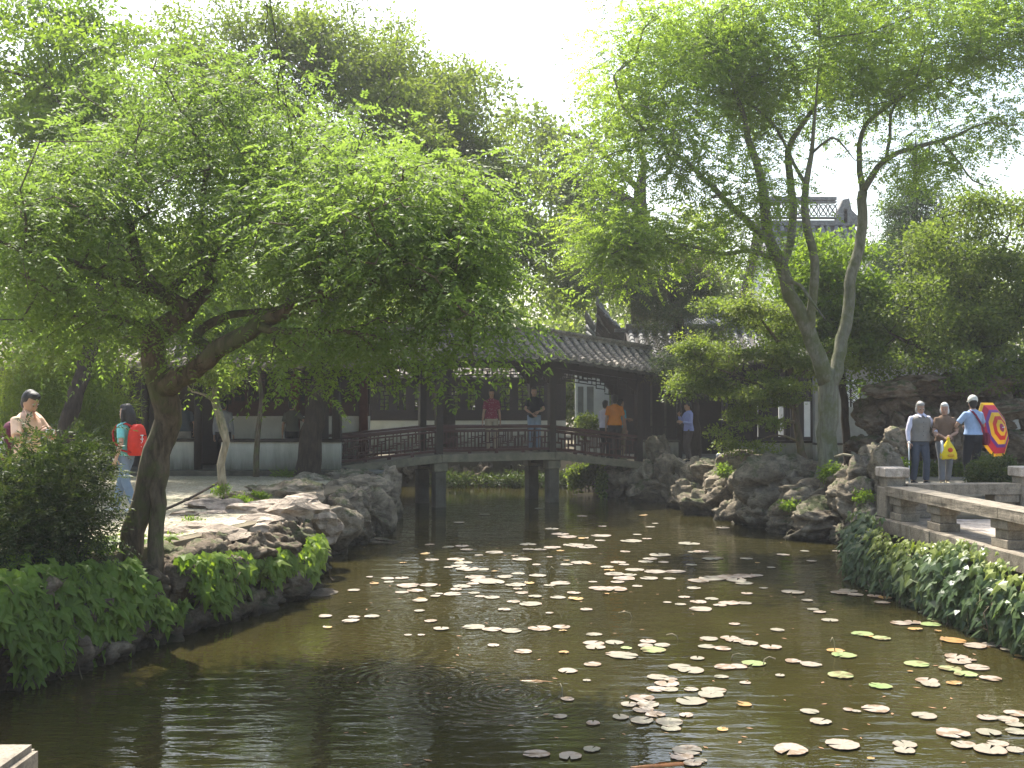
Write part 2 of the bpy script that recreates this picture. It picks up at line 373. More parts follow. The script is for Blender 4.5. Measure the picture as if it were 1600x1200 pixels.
def grow(starts, at, rng, bf=.3, step=.45, sag=.06):
    """join the points AT to the limbs STARTS as a branching tree; returns edges (p, q, rp, rq) and each point's incoming direction"""
    ns, na = len(starts), len(at); P = np.concatenate([starts, at]); path = np.zeros(ns+na); parent = np.full(ns+na, -1)
    D = np.linalg.norm(at[:, None, :] - starts[None], axis=2); j = D.argmin(1); cost = D[np.arange(na), j]; best = j.copy()
    done = np.zeros(na, bool)
    for _ in range(na):
        c = np.where(done, 1e9, cost); i = int(c.argmin()); done[i] = True
        parent[ns+i] = best[i]; path[ns+i] = path[best[i]] + np.linalg.norm(at[i]-P[best[i]])
        d = np.linalg.norm(at - at[i], axis=1) + bf*path[ns+i]
        u = (~done) & (d < cost); cost[u] = d[u]; best[u] = ns+i
    load = np.zeros(ns+na); order = ns + np.argsort(-path[ns:]); load[ns:] = 1
    for i in order: load[parent[i]] += load[i]
    rad = .0042*load**.48
    E = []; dirs = np.zeros((na, 3))
    for i in range(ns, ns+na):
        a, b = P[parent[i]], P[i]; L = np.linalg.norm(b-a); k = max(1, int(L/step)); dirs[i-ns] = (b-a)/max(L, 1e-6)
        prev = a; r0, r1 = min(rad[i]*1.25, .09), rad[i]
        off = rng.normal(0, .1*L, 3)*(.5 if L < 2 else .25)
        for q in range(1, k+1):
            t = q/k; pt = a + (b-a)*t + off*math.sin(math.pi*t) - UP*sag*L*math.sin(math.pi*t)
            E.append((prev, pt, r0+(r1-r0)*(q-1)/k, r0+(r1-r0)*t)); prev = pt
    return E, dirs
def edges_mesh(name, E, m, n=4):
    a = np.array([e[0] for e in E]); b = np.array([e[1] for e in E]); ra = np.array([e[2] for e in E]); rb = np.array([e[3] for e in E])
    d = nrm(b-a); s = np.cross(d, np.array([.3, .2, .9])); s = nrm(s); u = np.cross(d, s); q = []
    for k in range(n):
        c0, s0, c1, s1 = math.cos(2*math.pi*k/n), math.sin(2*math.pi*k/n), math.cos(2*math.pi*(k+1)/n), math.sin(2*math.pi*(k+1)/n)
        o0, o1 = s*c0+u*s0, s*c1+u*s1
        q.append(np.stack([a+o0*ra[:, None], a+o1*ra[:, None], b+o1*rb[:, None], b+o0*rb[:, None]], axis=1))
    return quads_mesh(name, np.concatenate(q), np.zeros(len(E)*n), m)
def limbs_mesh(strokes, name, m, n=9):
    mb = MB()
    for A in strokes:
        k = n if A[:, 3].max() > .08 else 6
        mb.tube([V(a[:3]) for a in A], [a[3] for a in A], k)
    return mb.mesh(name, m)
def tree(name, label, cat, limbs, ells, nat, barkm, leafm, leaf, seed, group=None, bf=.3, clump=None, ground=None, shell=.35, tint0=(.15,.85), along=.6):
    rng = np.random.RandomState(seed)
    S = [stroke(l, .22, .12, rng) for l in limbs]
    base = S[0][0][:3]
    root = thing(name, label, cat, tuple(base), 0, group); inv = -base
    starts = np.concatenate([s[(len(s)//4 if k == 0 else 0):, :3] for k, s in enumerate(S)])
    at, ctint = clumped(ells, nat, rng, shell, clump) if clump else (in_ell(ells, nat, rng, shell), rng.uniform(0, 1, nat))
    E, dirs = grow(starts, at, rng, bf)
    Sl = [np.concatenate([s[:, :3]+inv, s[:, 3:]], 1) for s in S]
    link('trunk', limbs_mesh(Sl, 'trunk', barkm), root)
    E = [(a+inv, b+inv, c, d) for a, b, c, d in E]
    link('branch', edges_mesh('branch', E, barkm), root)
    tint = np.clip(rng.uniform(*tint0, nat)*.45 + .55*(tint0[0]+(tint0[1]-tint0[0])*ctint), 0, 1)
    cl = at + inv
    kind = leaf[0]
    if kind == 'pinnate':
        _, per, k, Rl, L, Wd, droop, rad = leaf
        b = np.repeat(cl, per, 0); o = rng.normal(0, 1, b.shape)*rad*np.array([.6, .6, .45]); back = np.repeat(dirs, per, 0)
        b = b + o - back*rng.uniform(0, rad, len(b))[:, None]
        d = o/rad*.9 + back*along + rng.normal(0, .4, b.shape); d[:, 2] = d[:, 2]*.5 - .05
        q, t = sprays(b, d, rng.uniform(.7, 1.25, len(b))*Rl, k, L, Wd, droop, np.repeat(tint, per) + rng.normal(0, .08, len(b)), rng)
    else:
        _, per, L, Wd, rad, flat, updir = leaf
        q, t = scatter(cl, rng.uniform(.6, 1.25, nat)*rad, per, L, Wd, tint, rng, flat, updir)
    link('crown', quads_mesh('crown', q, t, leafm), root)
    return root
# ---------------------------------------------------------------- ground, pond, paths
LAND = [(-300,-40), (-7,-40), (-5.9,4.0), (-5.3,8.0), (-4.6,10.2), (-3.95,12.3), (-3.45,14.2), (-3.7,16.6), (-3.15,19.5), (-2.9,22.0), (-3.5,25.2), (-4.3,27.5), (-4.6,32.6),
        (1.4,33.0), (2.3,30.0), (3.3,28.9), (4.7,25.6), (5.0,23.2), (6.2,20.2), (6.5,18.2), (6.3,15.0), (9.5,14.9), (10.5,8), (12,-40), (300,-40), (300,500), (-300,500)]
tag(MB().prism(LAND, -.9, .93).build('ground', MT['earth']), kind='structure')
tag(MB().box((0,-18,-.9), (900,900,.4)).build('pond_bed', MT['earth']), kind='structure')
me = bpy.data.meshes.new('pond_water'); me.from_pydata([(-9,-3,0),(13,-3,0),(13,36,0),(-9,36,0)], [], [(0,1,2,3)]); me.materials.append(MT['water'])
tag(link('pond_water', me), kind='structure')
PATH = [(-30,6), (-6.4,6), (-5.7,8.4), (-4.8,10.6), (-4.12,12.5), (-3.62,14.3), (-3.85,16.7), (-3.6,19.6), (-3.8,22.2), (-4.2,23.35), (-30,23.35)]
tag(MB().prism(PATH, .9, .938).build('pebble_path', MT['pebble']), kind='structure')
# near platform under the camera with its stone post
tag(MB().prism([(-8,-30), (8,-30), (8,4.35), (-8,4.35)], -.8, .9).build('near_terrace', MT['granite']), kind='structure')
t = thing('stone_post', 'pale stone post top in the near corner below the ivy bank', 'stone post', (-2.07,4.0,.9))
bevel(MB().box((0,0,.16), (.46,.3,.33)).build('post_cap', MT['granite'], t), .025, 2)
bevel(MB().box((0,0,-.12), (.4,.26,.25)).build('post_shaft', MT['granite'], t), .01)
# paved terrace the three walkers stand on
tag(MB().prism([(6.3,16.2), (14,16.2), (14,22.6), (6.9,22.6), (6.7,18.6)], .85, .985).build('terrace_paving', MT['pave']), kind='structure')
# ---------------------------------------------------------------- roofs
def course_mesh(run, rise, seg=9, r=.075, sag=.06, name='tile_course'):
    mb = MB(); K = 6; prof = []
    for i in range(seg):
        for e, rr in ((0, r*1.12), (.94, r*.86)):
            t = (i+e)/seg; prof.append((t*run, t*rise - sag*math.sin(math.pi*t) + .02, rr))
    rings = []
    for (y, z, rr) in prof:
        rings.append([V((rr*math.cos(math.pi*k/(K-1)), y, z + rr*math.sin(math.pi*k/(K-1))*1.05)) for k in range(K)])
    vs = [p for g in rings for p in g]; fs = []
    for i in range(len(rings)-1):
        for k in range(K-1): fs.append((i*K+k+1, i*K+k, (i+1)*K+k, (i+1)*K+k+1))
    fs.append(tuple(range(K)))
    mb.add(vs, fs)
    return mb
def drip_mesh(sp):            # curved drip tile hanging between two courses at the eave
    mb = MB(); r = sp*.42; ring = [V((r*math.cos(a), -.03, r*.55*math.sin(a)+.02)) for a in [math.pi + math.pi*k/6 for k in range(7)]]
    ring += [V((r*math.cos(a), -.03, r*.15*math.sin(a)+.02)) for a in [math.pi + math.pi*k/6 for k in range(6, -1, -1)]]
    vs = ring + [p + V((0,.03,0)) for p in ring]; n = len(ring)
    return mb.add(vs, [tuple(range(n)), tuple(range(2*n-1, n-1, -1))] + [(i, n+i, n+(i+1) % n, (i+1) % n) for i in range(n)])
_cache = {}
def roof_plane(roof, pts, nvec, run, rise, sp=.26, m='tile', sag=.06, r=.075, seg=9):
    """tile courses on the bed between eave polyline PTS and the ridge; NVEC points from eave to ridge (plan)"""
    key = (round(run, 3), round(rise, 3), sag, r, m, seg)
    if key not in _cache:
        _cache[key] = course_mesh(run, rise, seg, r, sag).mesh('tile_course', MT[m])
    kd = ('d', sp)
    if kd not in _cache: _cache[kd] = drip_mesh(sp).mesh('drip_tile', MT['tile_end'])
    nv = V((nvec[0], nvec[1], 0)).normalized(); rz = math.atan2(-nv.x, nv.y)
    inv = roof.matrix_world.inverted()
    bed = MB(); K = 6
    for a, b in zip(pts[:-1], pts[1:]):
        a, b = V(a), V(b); top = []; bot = []
        for e in (a, b):
            for i in range(K+1):
                t = i/K; p = e + nv*(run*t) + V((0,0,rise*t - sag*math.sin(math.pi*t))); top.append(p); bot.append(p - V((0,0,.09)))
        vs = top+bot; n = K+1; m2 = 2*n; fs = []
        for i in range(K):
            fs.append((i, n+i, n+i+1, i+1)); fs.append((m2+i, m2+i+1, m2+n+i+1, m2+n+i))
            fs.append((i, i+1, m2+i+1, m2+i)); fs.append((n+i, m2+n+i, m2+n+i+1, n+i+1))
        fs += [(0, m2, m2+n, n), (K, n+K, m2+n+K, m2+K)]
        bed.add(vs, fs)
    bo = bed.build('roof_bed', MT['tile_pan'], roof)
    seglen = [(V(b)-V(a)).length for a, b in zip(pts[:-1], pts[1:])]; tot = sum(seglen); cnt = int(tot/sp)
    for i in range(cnt):
        s = (i+.5)*tot/cnt; k = 0
        while s > seglen[k] and k < len(seglen)-1: s -= seglen[k]; k += 1
        p = V(pts[k]).lerp(V(pts[k+1]), s/seglen[k])
        o = link('tile_course', _cache[key], roof, p); o.rotation_euler = (0, random.uniform(-.012, .012), rz + random.uniform(-.008, .008))
        if m != 'nodrip':
            d = link('drip_tile', _cache[kd], roof, p + V((math.cos(rz), math.sin(rz), 0))*(sp/2)); d.rotation_euler = (0, 0, rz)
    return bo
def ridge_mb(pts, w=.16, h=.22):
    mb = MB()
    for a, b in zip(pts[:-1], pts[1:]): mb.bar(V(a)+V((0,0,h/2)), V(b)+V((0,0,h/2)), w, h); mb.bar(V(a)+V((0,0,h+.03)), V(b)+V((0,0,h+.03)), w*1.35, .06)
    return mb
def lattice(mb, P, L, H, kind=0, b=.022, seed=1):
    """pieced wooden lattice in a panel of length L and height H; P(s, h) gives the world point"""
    rng = random.Random(seed)
    def seg(s0, h0, s1, h1): mb.bar(P(s0, h0), P(s1, h1), b, b*1.1, (0,0,1) if abs(s1-s0) > abs(h1-h0) else (1,0,0))
    if kind == 0:                    # railing: offset rectangles
        n = max(3, round(L/.30)); c = L/n
        for i in range(n):
            s = i*c; f = i % 2
            seg(s, 0, s, H); seg(s+c*.34, 0 if f else H*.36, s+c*.34, H*.68 if f else H); seg(s+c*.67, H*.3 if f else 0, s+c*.67, H if f else H*.62)
            seg(s, H*(.68 if f else .36), s+c*.67, H*(.68 if f else .36)); seg(s+c*.34, H*(.3 if f else .62), s+c, H*(.3 if f else .62))
    elif kind == 1:                  # hanging fret under the beam, longer near the posts
        n = max(4, round(L/.26)); c = L/n
        for i in range(n+1):
            e = min(i, n-i)/n; low = H*(0 if e < .12 else (.3 if e < .25 else .5))
            s = i*c; seg(s, low if i % 2 else low+H*.12, s, H)
            if i < n:
                e2 = min(i+.5, n-i-.5)/n; lo2 = H*(0 if e2 < .12 else (.3 if e2 < .25 else .5))
                seg(s, lo2+H*.02, s+c, lo2+H*.02); seg(s, lo2+(H-lo2)*(.42 if i % 2 else .68), s+c, lo2+(H-lo2)*(.42 if i % 2 else .68))
                seg(s+c*.5, lo2+(H-lo2)*(.42 if i % 2 else 0), s+c*.5, lo2+(H-lo2)*(1 if i % 2 else .68))
    else:                            # window: cracked-ice tracery
        n = max(2, round(L/.13)); k = max(3, round(H/.13))
        for i in range(n+1): seg(L*i/n, 0, L*i/n, H) if i in (0, n) else None
        for j in range(k+1):
            h = H*j/k; seg(0, h, L, h) if j in (0, k) else seg(0 if j % 2 else L*.3, h, L*.7 if j % 2 else L, h)
        for j in range(k):
            for i in range(1, n):
                s = L*i/n + rng.uniform(-.02, .02); seg(s, H*j/k, s+rng.uniform(-.02, .02), H*(j+1)/k)
    return mb
# ---------------------------------------------------------------- the covered footbridge
BA = V((-1.80, 26.0, 0)); BU = V((.909, .417, 0)); BN = V((-.417, .909, 0)); TL, TA, TB, TR = -2.55, 0.0, 3.11, 5.72
def deck_z(t):
    if t < TA: return 1.29 - (TA-t)*.085
    if t > TB: return 1.29 - (t-TB)*.118
    return 1.29
def BP(t, w, h): return BA + BU*t + BN*w + V((0,0,deck_z(t)+h))
RZB = math.atan2(BU.y, BU.x)
br = thing('covered_footbridge', 'tile-roofed wooden footbridge with maroon fretwork railings over the pond', 'footbridge', (0,0,0))
for a, b in ((TL-.25, TA), (TA, TB), (TB, TR+.2)):
    mb = MB()
    for w, hh, ww in ((-.12, -.09, .2), (.6, -.10, 1.2), (1.33, -.09, .2)):
        mb.bar(BP(a+.01, w, hh), BP(b-.01, w, hh), ww, .19 if ww < 1 else .16)
    mb.build('deck_slab', MT['plinth'], br)
for t in (TA, TB):
    for w in (0.0, 1.2):
        p = BP(t, w, 0)
        mb = MB(); mb.box((p.x, p.y, p.z-.31), (.36, .34, .22), RZB)
        bevel(mb.build('pier_cap', MT['plinth'], br), .02)
        zt = p.z-.42; mb = MB(); mb.box((p.x, p.y, (zt-.85)/2), (.29, .29, zt+.85), RZB)
        bevel(mb.build('pier', MT['pier'], br), .02)
    q0, q1 = BP(t, -.15, -.26), BP(t, 1.35, -.26); MB().bar(q0, q1, .2, .13).build('cross_beam', MT['pier'], br)
POSTS = (TL, TA, TB, TR)
for w in (0.0, 1.2):
    for t in POSTS:
        a, b = BP(t, w, 0.0), BP(t, w, 2.32)
        MB().bar(a, b, .17, .17, (BU.x, BU.y, 0)).build('post', MT['wood'], br)
        for sg in (-1, 1):
            if (t == TL and sg < 0) or (t == TR and sg > 0): continue
            mb = MB(); prof = [(0, 0), (.42, 0), (.40, -.07), (.27, -.12), (.22, -.22), (.1, -.3), (.06, -.42), (0, -.44)]
            vs = [BP(t+sg*(.085+x), w+e, 2.2+z) for e in (-.035, .035) for x, z in prof]; n = len(prof)
            mb.add(vs, [tuple(range(n)), tuple(range(2*n-1, n-1, -1))] + [(i, n+i, n+(i+1) % n, (i+1) % n) for i in range(n)])
            mb.build('bracket', MT['wood'], br)
    for i in range(3):
        t0, t1 = POSTS[i], POSTS[i+1]; L = t1-t0-.17; s0 = t0+.085
        MB().bar(BP(t0, w, 2.27), BP(t1, w, 2.27), .13, .17).build('beam', MT['wood'], br)
        P = lambda s, h, s0=s0, w=w: BP(s0+s, w, h)
        lattice(MB(), lambda s, h: P(s, h+1.78), L, .40, 1, .024).build('hanging_fret', MT['wood'], br)
        MB().bar(P(0, .665), P(L, .665), .11, .07).build('top_rail', MT['redwood'], br)
        MB().bar(P(0, .56), P(L, .56), .06, .045).build('middle_rail', MT['redwood'], br)
        MB().bar(P(0, .09), P(L, .09), .07, .06).build('bottom_rail', MT['redwood'], br)
        lattice(MB(), lambda s, h: P(s, h+.12), L, .42, 0, .026).build('lattice', MT['redwood'], br)
        for q in range(1, 4): MB().bar(P(L*q/4, .0), P(L*q/4, .08), .06, .09, (1,0,0)).build('rail_foot', MT['redwood'], br)
roof = MB().bar(BP(TL-.9, .6, 3.06), BP(TL-.8, .6, 3.06), .1, .05).build('roof', MT['tile'], br)
bpy.context.view_layer.update()
EV = [TL-3.6, TL-1.2, TA, 1.5, TB, TR+.75]
def EPT(w, h, t): return BP(t, w, h)
f_eave = [EPT(-.55, 2.40, t) for t in EV]; b_eave = [EPT(1.75, 2.40, t) for t in EV]
roof_plane(roof, f_eave, BN, 1.15, .70, .255)
roof_plane(roof, b_eave, -BN, 1.15, .70, .255)
ridge_mb([EPT(.6, 3.09, t) for t in EV], .2, .1).build('ridge', MT['tile'], roof)
for w, sgn in ((-.55, 1), (1.75, -1)):           # rafters under the eaves
    mb = MB()
    t = TL-1
    while t < TR+.7:
        mb.bar(BP(t, w+.02*sgn, 2.30), BP(t, w+1.12*sgn, 2.94), .05, .06); t += .24
    mb.build('rafter', MT['wood'], roof)
mb = MB()
for t in POSTS: mb.bar(BP(t, 0, 2.3), BP(t, 1.2, 2.3), .12, .14); mb.bar(BP(t, .6, 2.3), BP(t, .6, 2.9), .1, .1, (1,0,0))
mb.build('tie_beam', MT['wood'], br)
# ---------------------------------------------------------------- gallery beside the path (behind the leaning tree)
def wall_box(parent, x0, x1, y0, y1, z0, z1, m, name='wall'): return MB().box(((x0+x1)/2, (y0+y1)/2, (z0+z1)/2), (x1-x0, y1-y0, z1-z0)).build(name, MT[m], parent)
YG = 24.2
def XP(px, Y): return (px-800)/FPX*Y
g = thing('gallery', 'open whitewashed gallery with dark posts beside the pebble path', 'gallery', (0,0,0))
wall_box(g, XP(346, YG), XP(532, YG), YG, YG+.18, .93, 1.66, 'white', 'low_wall')
wall_box(g, XP(343, YG), XP(535, YG), YG-.06, YG+.26, 1.66, 1.73, 'wood', 'wall_sill')
wall_box(g, XP(250, YG), XP(306, YG), YG+.3, YG+.48, .93, 1.66, 'white', 'low_wall'); wall_box(g, XP(248, YG), XP(306, YG), YG+.25, YG+.53, 1.66, 1.73, 'wood', 'wall_sill')
MB().box((-9, YG-.32, .98), (10.2, .5, .11)).build('step', MT['pier'], g)
for px in (140, 225, 308, 524):
    MB().tube([(XP(px, YG), YG+.1, 1.0), (XP(px, YG), YG+.1, 3.5)], .095, 10).build('post', MT['wood'], g)
MB().box((-8.5, YG+.1, 3.32), (10.4, .16, .2)).build('beam', MT['wood'], g)
lattice(MB(), lambda s, h: V((XP(308, YG)+s, YG+.1, 2.84+h)), XP(524, YG)-XP(308, YG), .38, 1, .025).build('hanging_fret', MT['wood'], g)
lattice(MB(), lambda s, h: V((XP(140, YG)+s, YG+.1, 2.84+h)), XP(308, YG)-XP(140, YG), .38, 1, .025).build('hanging_fret', MT['wood'], g)
YB = 27.2
wall_box(g, XP(357, YB), XP(577, YB), YB, YB+.2, .9, 2.22, 'white', 'dado_wall')
wall_box(g, XP(357, YB), XP(577, YB), YB+.08, YB+.26, 2.52, 3.6, 'wood', 'window_backing')
wall_box(g, XP(357, YB), XP(577, YB), YB-.03, YB+.2, 2.22, 2.52, 'redwood', 'sill_board')
nwin = 9; wx0, wx1 = XP(362, YB), XP(574, YB)
for i in range(nwin):
    a = wx0+(wx1-wx0)*i/nwin+.02; b = wx0+(wx1-wx0)*(i+1)/nwin-.02
    mb = MB()
    for q in (a, b): mb.box((q, YB+.04, 3.05), (.05, .06, 1.05))
    for q in (2.55, 3.55): mb.box(((a+b)/2, YB+.04, q), (b-a, .05, .05))
    f = mb.build('window', MT['redwood'], g)
    lattice(MB(), lambda s, h, a=a: V((a+.03+s, YB+.04, 2.6+h)), b-a-.06, .9, 2, .02, i).build('tracery', MT['redwood'], f)
for px in (462, 568): MB().tube([(XP(px, YB-.2), YB-.2, .93), (XP(px, YB-.2), YB-.2, 3.7)], .115, 12).build('red_column', MT['redpaint'], g)
wall_box(g, -14, XP(357, YB)-.02, YB+.1, YB+.3, .93, 3.6, 'wood', 'back_wall')
wall_box(g, XP(190, YB-1.0), XP(300, YB-1.0), YB-1.0, YB-.9, .93, 1.9, 'wood', 'back_panel')
gr = MB().box((-8.5, YG+1.55, 4.1), (10.6, .12, .1)).build('roof', MT['tile'], g)
roof_plane(gr, [(-14.2, YG-.75, 3.36), (-3.1, YG-.75, 3.36)], (0,1), 2.3, .8, .27)
roof_plane(gr, [(-14.2, YG+3.85, 3.36), (-3.1, YG+3.85, 3.36)], (0,-1), 2.3, .8, .27)
ridge_mb([(-14.2, YG+1.55, 4.16), (-3.1, YG+1.55, 4.16)], .2, .1).build('ridge', MT['tile'], gr)
# path slab inside the gallery
MB().box((-8.5, 25.8, .95), (11, 2.9, .05)).build('gallery_floor', MT['pave'], g)
# abutment where the bridge lands beside the gallery
ab = BP(TL-.45, .5, 0); MB().box((ab.x, ab.y+.1, .5), (1.1, 2.4, 1.1), RZB).build('abutment', MT['pier'], g)
# ---------------------------------------------------------------- low hall across the water behind the bridge
YH = 35.5
h = thing('waterside_hall', 'low dark hall with pierced lattice windows seen under the bridge roof', 'hall', (0,0,0))
X0, X1 = XP(560, YH), XP(884, YH)
wall_box(h, X0, X1, YH, YH+.25, .5, 1.97, 'white', 'dado_wall')
wall_box(h, X0, X1, YH-.02, YH+.16, 1.97, 2.3, 'wood', 'sill_board')
wall_box(h, X0, X1, YH-.02, YH+.16, 3.2, 3.42, 'wood', 'lintel')
n = 12
for i in range(n):
    a = X0+(X1-X0)*i/n; b = X0+(X1-X0)*(i+1)/n
    mb = MB()
    for q in (a+.06, b-.06): mb.box((q, YH+.05, 2.75), (.13, .07, .92))
    f = mb.build('window', MT['wood'], h)
    if i % 4 == 3 and i > 4: MB().box(((a+b)/2, YH+.07, 2.75), (b-a-.2, .03, .9)).build('blind_panel', MT['wood'], f)
    else: lattice(MB(), lambda s, hh, a=a: V((a+.13+s, YH+.05, 2.3+hh)), b-a-.26, .9, 2, .032, i).build('tracery', MT['wood'], f)
wall_box(h, X0, X1, YH+2.6, YH+2.8, .5, 2.2, 'wood', 'rear_dado'); wall_box(h, X0, X1, YH+2.6, YH+2.8, 3.15, 3.5, 'wood', 'rear_lintel')
for i in range(7):
    x = X0+(X1-X0)*i/6; MB().box((x, YH+2.7, 2.7), (.16, .12, 1.0)).build('rear_post', MT['wood'], h)
hr = MB().box(((X0+X1)/2, YH+1.4, 4.42), (X1-X0, .12, .1)).build('roof', MT['tile'], h)
roof_plane(hr, [(X0-.4, YH-.55, 3.42), (X1+.2, YH-.55, 3.42)], (0,1), 1.95, 1.0, .27)
roof_plane(hr, [(X0-.4, YH+3.35, 3.42), (X1+.2, YH+3.35, 3.42)], (0,-1), 1.95, 1.0, .27)
ridge_mb([(X0-.4, YH+1.4, 4.42), (X1+.2, YH+1.4, 4.42)], .2, .14).build('ridge', MT['tile'], hr)
# white gable bay with two slit openings
YW = 33.6
wb = thing('white_bay', 'white plastered bay with two narrow openings beside the lattice hall', 'wall', (0,0,0))
xa, xb = XP(899, YW), XP(952, YW); o1, o2, o3, o4 = XP(903, YW), XP(912, YW), XP(917, YW), XP(928, YW)
zb, zs, zt = .6, W(0, 648, YW).z, W(0, 604, YW).z
wall_box(wb, xa, xb, YW, YW+.22, zb, zs, 'white_clean'); wall_box(wb, xa, xb, YW, YW+.22, zt, 3.55, 'white_clean')
for p, q in ((xa, o1), (o2, o3), (o4, xb)): wall_box(wb, p, q, YW, YW+.22, zs, zt, 'white_clean', 'pier')
for p, q in ((o1, o2), (o3, o4)): wall_box(wb, p, q, YW+.12, YW+.16, zs, zt, 'greywall', 'recess')
wall_box(wb, xa-.05, xb+.1, YW-.12, YW+.4, 3.55, 3.66, 'tile', 'coping')
# ---------------------------------------------------------------- dark gallery where the bridge lands, and its run behind the shrubs
YR = 30.6
r2 = thing('shaded_gallery', 'shaded gallery with slender dark posts behind the rocky bank', 'gallery', (0,0,0))
xs = [XP(p, YR) for p in (1000, 1062, 1133, 1180, 1232, 1272)]
wall_box(r2, XP(999, YR), XP(1060, YR), YR, YR+.18, .9, 1.42, 'white', 'low_wall'); wall_box(r2, XP(998, YR), XP(1062, YR), YR-.05, YR+.23, 1.42, 1.48, 'pier', 'wall_sill')
wall_box(r2, XP(1134, YR), XP(1272, YR), YR, YR+.18, .9, 1.40, 'white', 'low_wall'); wall_box(r2, XP(1133, YR), XP(1272, YR), YR-.05, YR+.23, 1.40, 1.47, 'wood', 'wall_sill')
for x in xs: MB().tube([(x, YR+.09, .9), (x, YR+.09, 3.7)], .085, 8).build('post', MT['wood'], r2)
MB().box(((xs[0]+xs[-1])/2, YR+.09, 3.62), (xs[-1]-xs[0]+.3, .15, .2)).build('beam', MT['wood'], r2)
for i in range(5):
    lattice(MB(), lambda s, hh, i=i: V((xs[i]+s, YR+.09, 3.1+hh)), xs[i+1]-xs[i], .4, 1, .025).build('hanging_fret', MT['wood'], r2)
mb = MB(); a, b = xs[0], xs[1]
for z in (1.55, 1.86): mb.box(((a+b)/2, YR+.09, z), (b-a, .05, .05))
for i in range(9): mb.box((a+(b-a)*(i+.5)/9, YR+.09, 1.7), (.03, .03, .3))
mb.build('railing', MT['wood'], r2)
wall_box(r2, XP(955, 33), XP(1140, 33)+.2, 32.9, 33.1, .9, 3.7, 'wood', 'back_wall')
for px in (1018, 1040): wall_box(r2, XP(px, 32.8)-.03, XP(px, 32.8)+.03, 32.84, 32.9, .95, 3.3, 'pier', 'panel_strip')
wall_box(r2, XP(1140, 33)+.2, XP(1275, 33), 32.9, 33.1, .9, 1.5, 'wood', 'back_wall'); wall_box(r2, XP(1140, 33)+.2, XP(1275, 33), 32.9, 33.1, 2.6, 3.7, 'wood', 'back_wall')
for px in (1165, 1200, 1240): wall_box(r2, XP(px, 33)-.3, XP(px, 33)+.3, 32.92, 33.08, 1.5, 2.6, 'wood', 'window_panel')
rr = MB().box((6.2, 31.9, 4.75), (6.2, .1, .1)).build('roof', MT['tile_grey'], r2)
roof_plane(rr, [(XP(985, YR), YR-.6, 3.74), (XP(1290, YR), YR-.6, 3.74)], (0,1), 1.9, 1.0, .27, 'tile_grey')
roof_plane(rr, [(XP(985, YR), YR+3.2, 3.74), (XP(1290, YR), YR+3.2, 3.74)], (0,-1), 1.9, 1.0, .27, 'tile_grey')
ridge_mb([(XP(985, YR), YR+1.3, 4.74), (XP(1290, YR), YR+1.3, 4.74)], .2, .14).build('ridge', MT['tile_grey'], rr)
MB().box((6.2, 31.8, .95), (7, 2.3, .05)).build('gallery_floor', MT['pave'], r2)
# garden wall with a pierced window
gw = thing('garden_wall', 'weathered grey garden wall with a pierced scrollwork window behind the rockery', 'wall', (0,0,0))
Yw = 29.6; xa, xb, wa, wb_ = XP(1274, Yw), XP(1720, Yw), XP(1316, Yw), XP(1346, Yw); z0, z1 = W(0, 636, Yw).z, W(0, 592, Yw).z
wall_box(gw, xa, xb, Yw, Yw+.28, .5, 1.38, 'white', 'low_wall'); wall_box(gw, xa, xb, Yw-.05, Yw+.33, 1.38, 1.44, 'wood', 'wall_sill')
wall_box(gw, xa, xb, Yw+.04, Yw+.28, 1.44, z0, 'greywall'); wall_box(gw, xa, xb, Yw+.04, Yw+.28, z1, 3.7, 'greywall')
wall_box(gw, xa, wa, Yw+.04, Yw+.28, z0, z1, 'greywall'); wall_box(gw, wb_, xb, Yw+.04, Yw+.28, z0, z1, 'greywall')
mb = MB()
for cx in (.18, .36):
    for cz in (.2, .4, .62):
        for rr_ in (.09, .05):
            mb.tube([(wa+cx+rr_*math.cos(a), Yw+.1, z0+cz+rr_*math.sin(a)) for a in [2*math.pi*k/12 for k in range(11)]], .013, 5)
for q in (0, .5, 1): mb.box((wa+(wb_-wa)*q, Yw+.1, (z0+z1)/2), (.04, .06, z1-z0))
mb.build('scroll_tracery', MT['wood'], gw)
wall_box(gw, xa, xb, Yw-.15, Yw+.5, 3.7, 3.82, 'tile_grey', 'coping')
# ---------------------------------------------------------------- pavilion with the upswept eave corner
pv = thing('corner_pavilion', 'dark pavilion roof whose eave corner sweeps up like a horn', 'pavilion', (0,0,0))
tip = W(933, 476, 33.6); c0 = W(1092, 470, 36.2)
half = c0.x - tip.x; ez = W(0, 548, 33.5).z
def hip(sx, sy):
    """hip ridge from the apex out to an upswept corner"""
    out = []
    for i in range(15):
        f = i/14; z = c0.z + (ez-c0.z)*min(1, f*1.3)**.75
        if f > .55: z += (tip.z-ez)*((f-.55)/.45)**2.0
        out.append(V((c0.x+sx*half*f, c0.y+sy*2.6*f, z)))
    return out
proof = MB().box((c0.x, c0.y, c0.z-.2), (.3, .3, .6)).build('roof', MT['tile_grey'], pv)
MB().ell((c0.x, c0.y, c0.z+.35), (.2, .2, .32)).build('finial', MT['tile_grey'], proof)
for sx, sy in ((-1,-1), (1,-1), (1,1), (-1,1)):
    H = hip(sx, sy); mb = MB()
    for dz, w in ((.03, .26), (.13, .2), (.22, .15)):
        rings = []
        for i, p in enumerate(H):
            w2 = w*(1 if i < 11 else 1-.13*(i-10)); q = V((.35, -.35*sx*sy, 0)).normalized()
            rings.append([p+q*(w2/2)+V((0,0,dz-.05)), p+q*(w2/2)+V((0,0,dz+.045)), p-q*(w2/2)+V((0,0,dz+.045)), p-q*(w2/2)+V((0,0,dz-.05))])
        mb.loft(rings, True, False)
    mb.build('hip_ridge', MT['tile_grey'], proof)
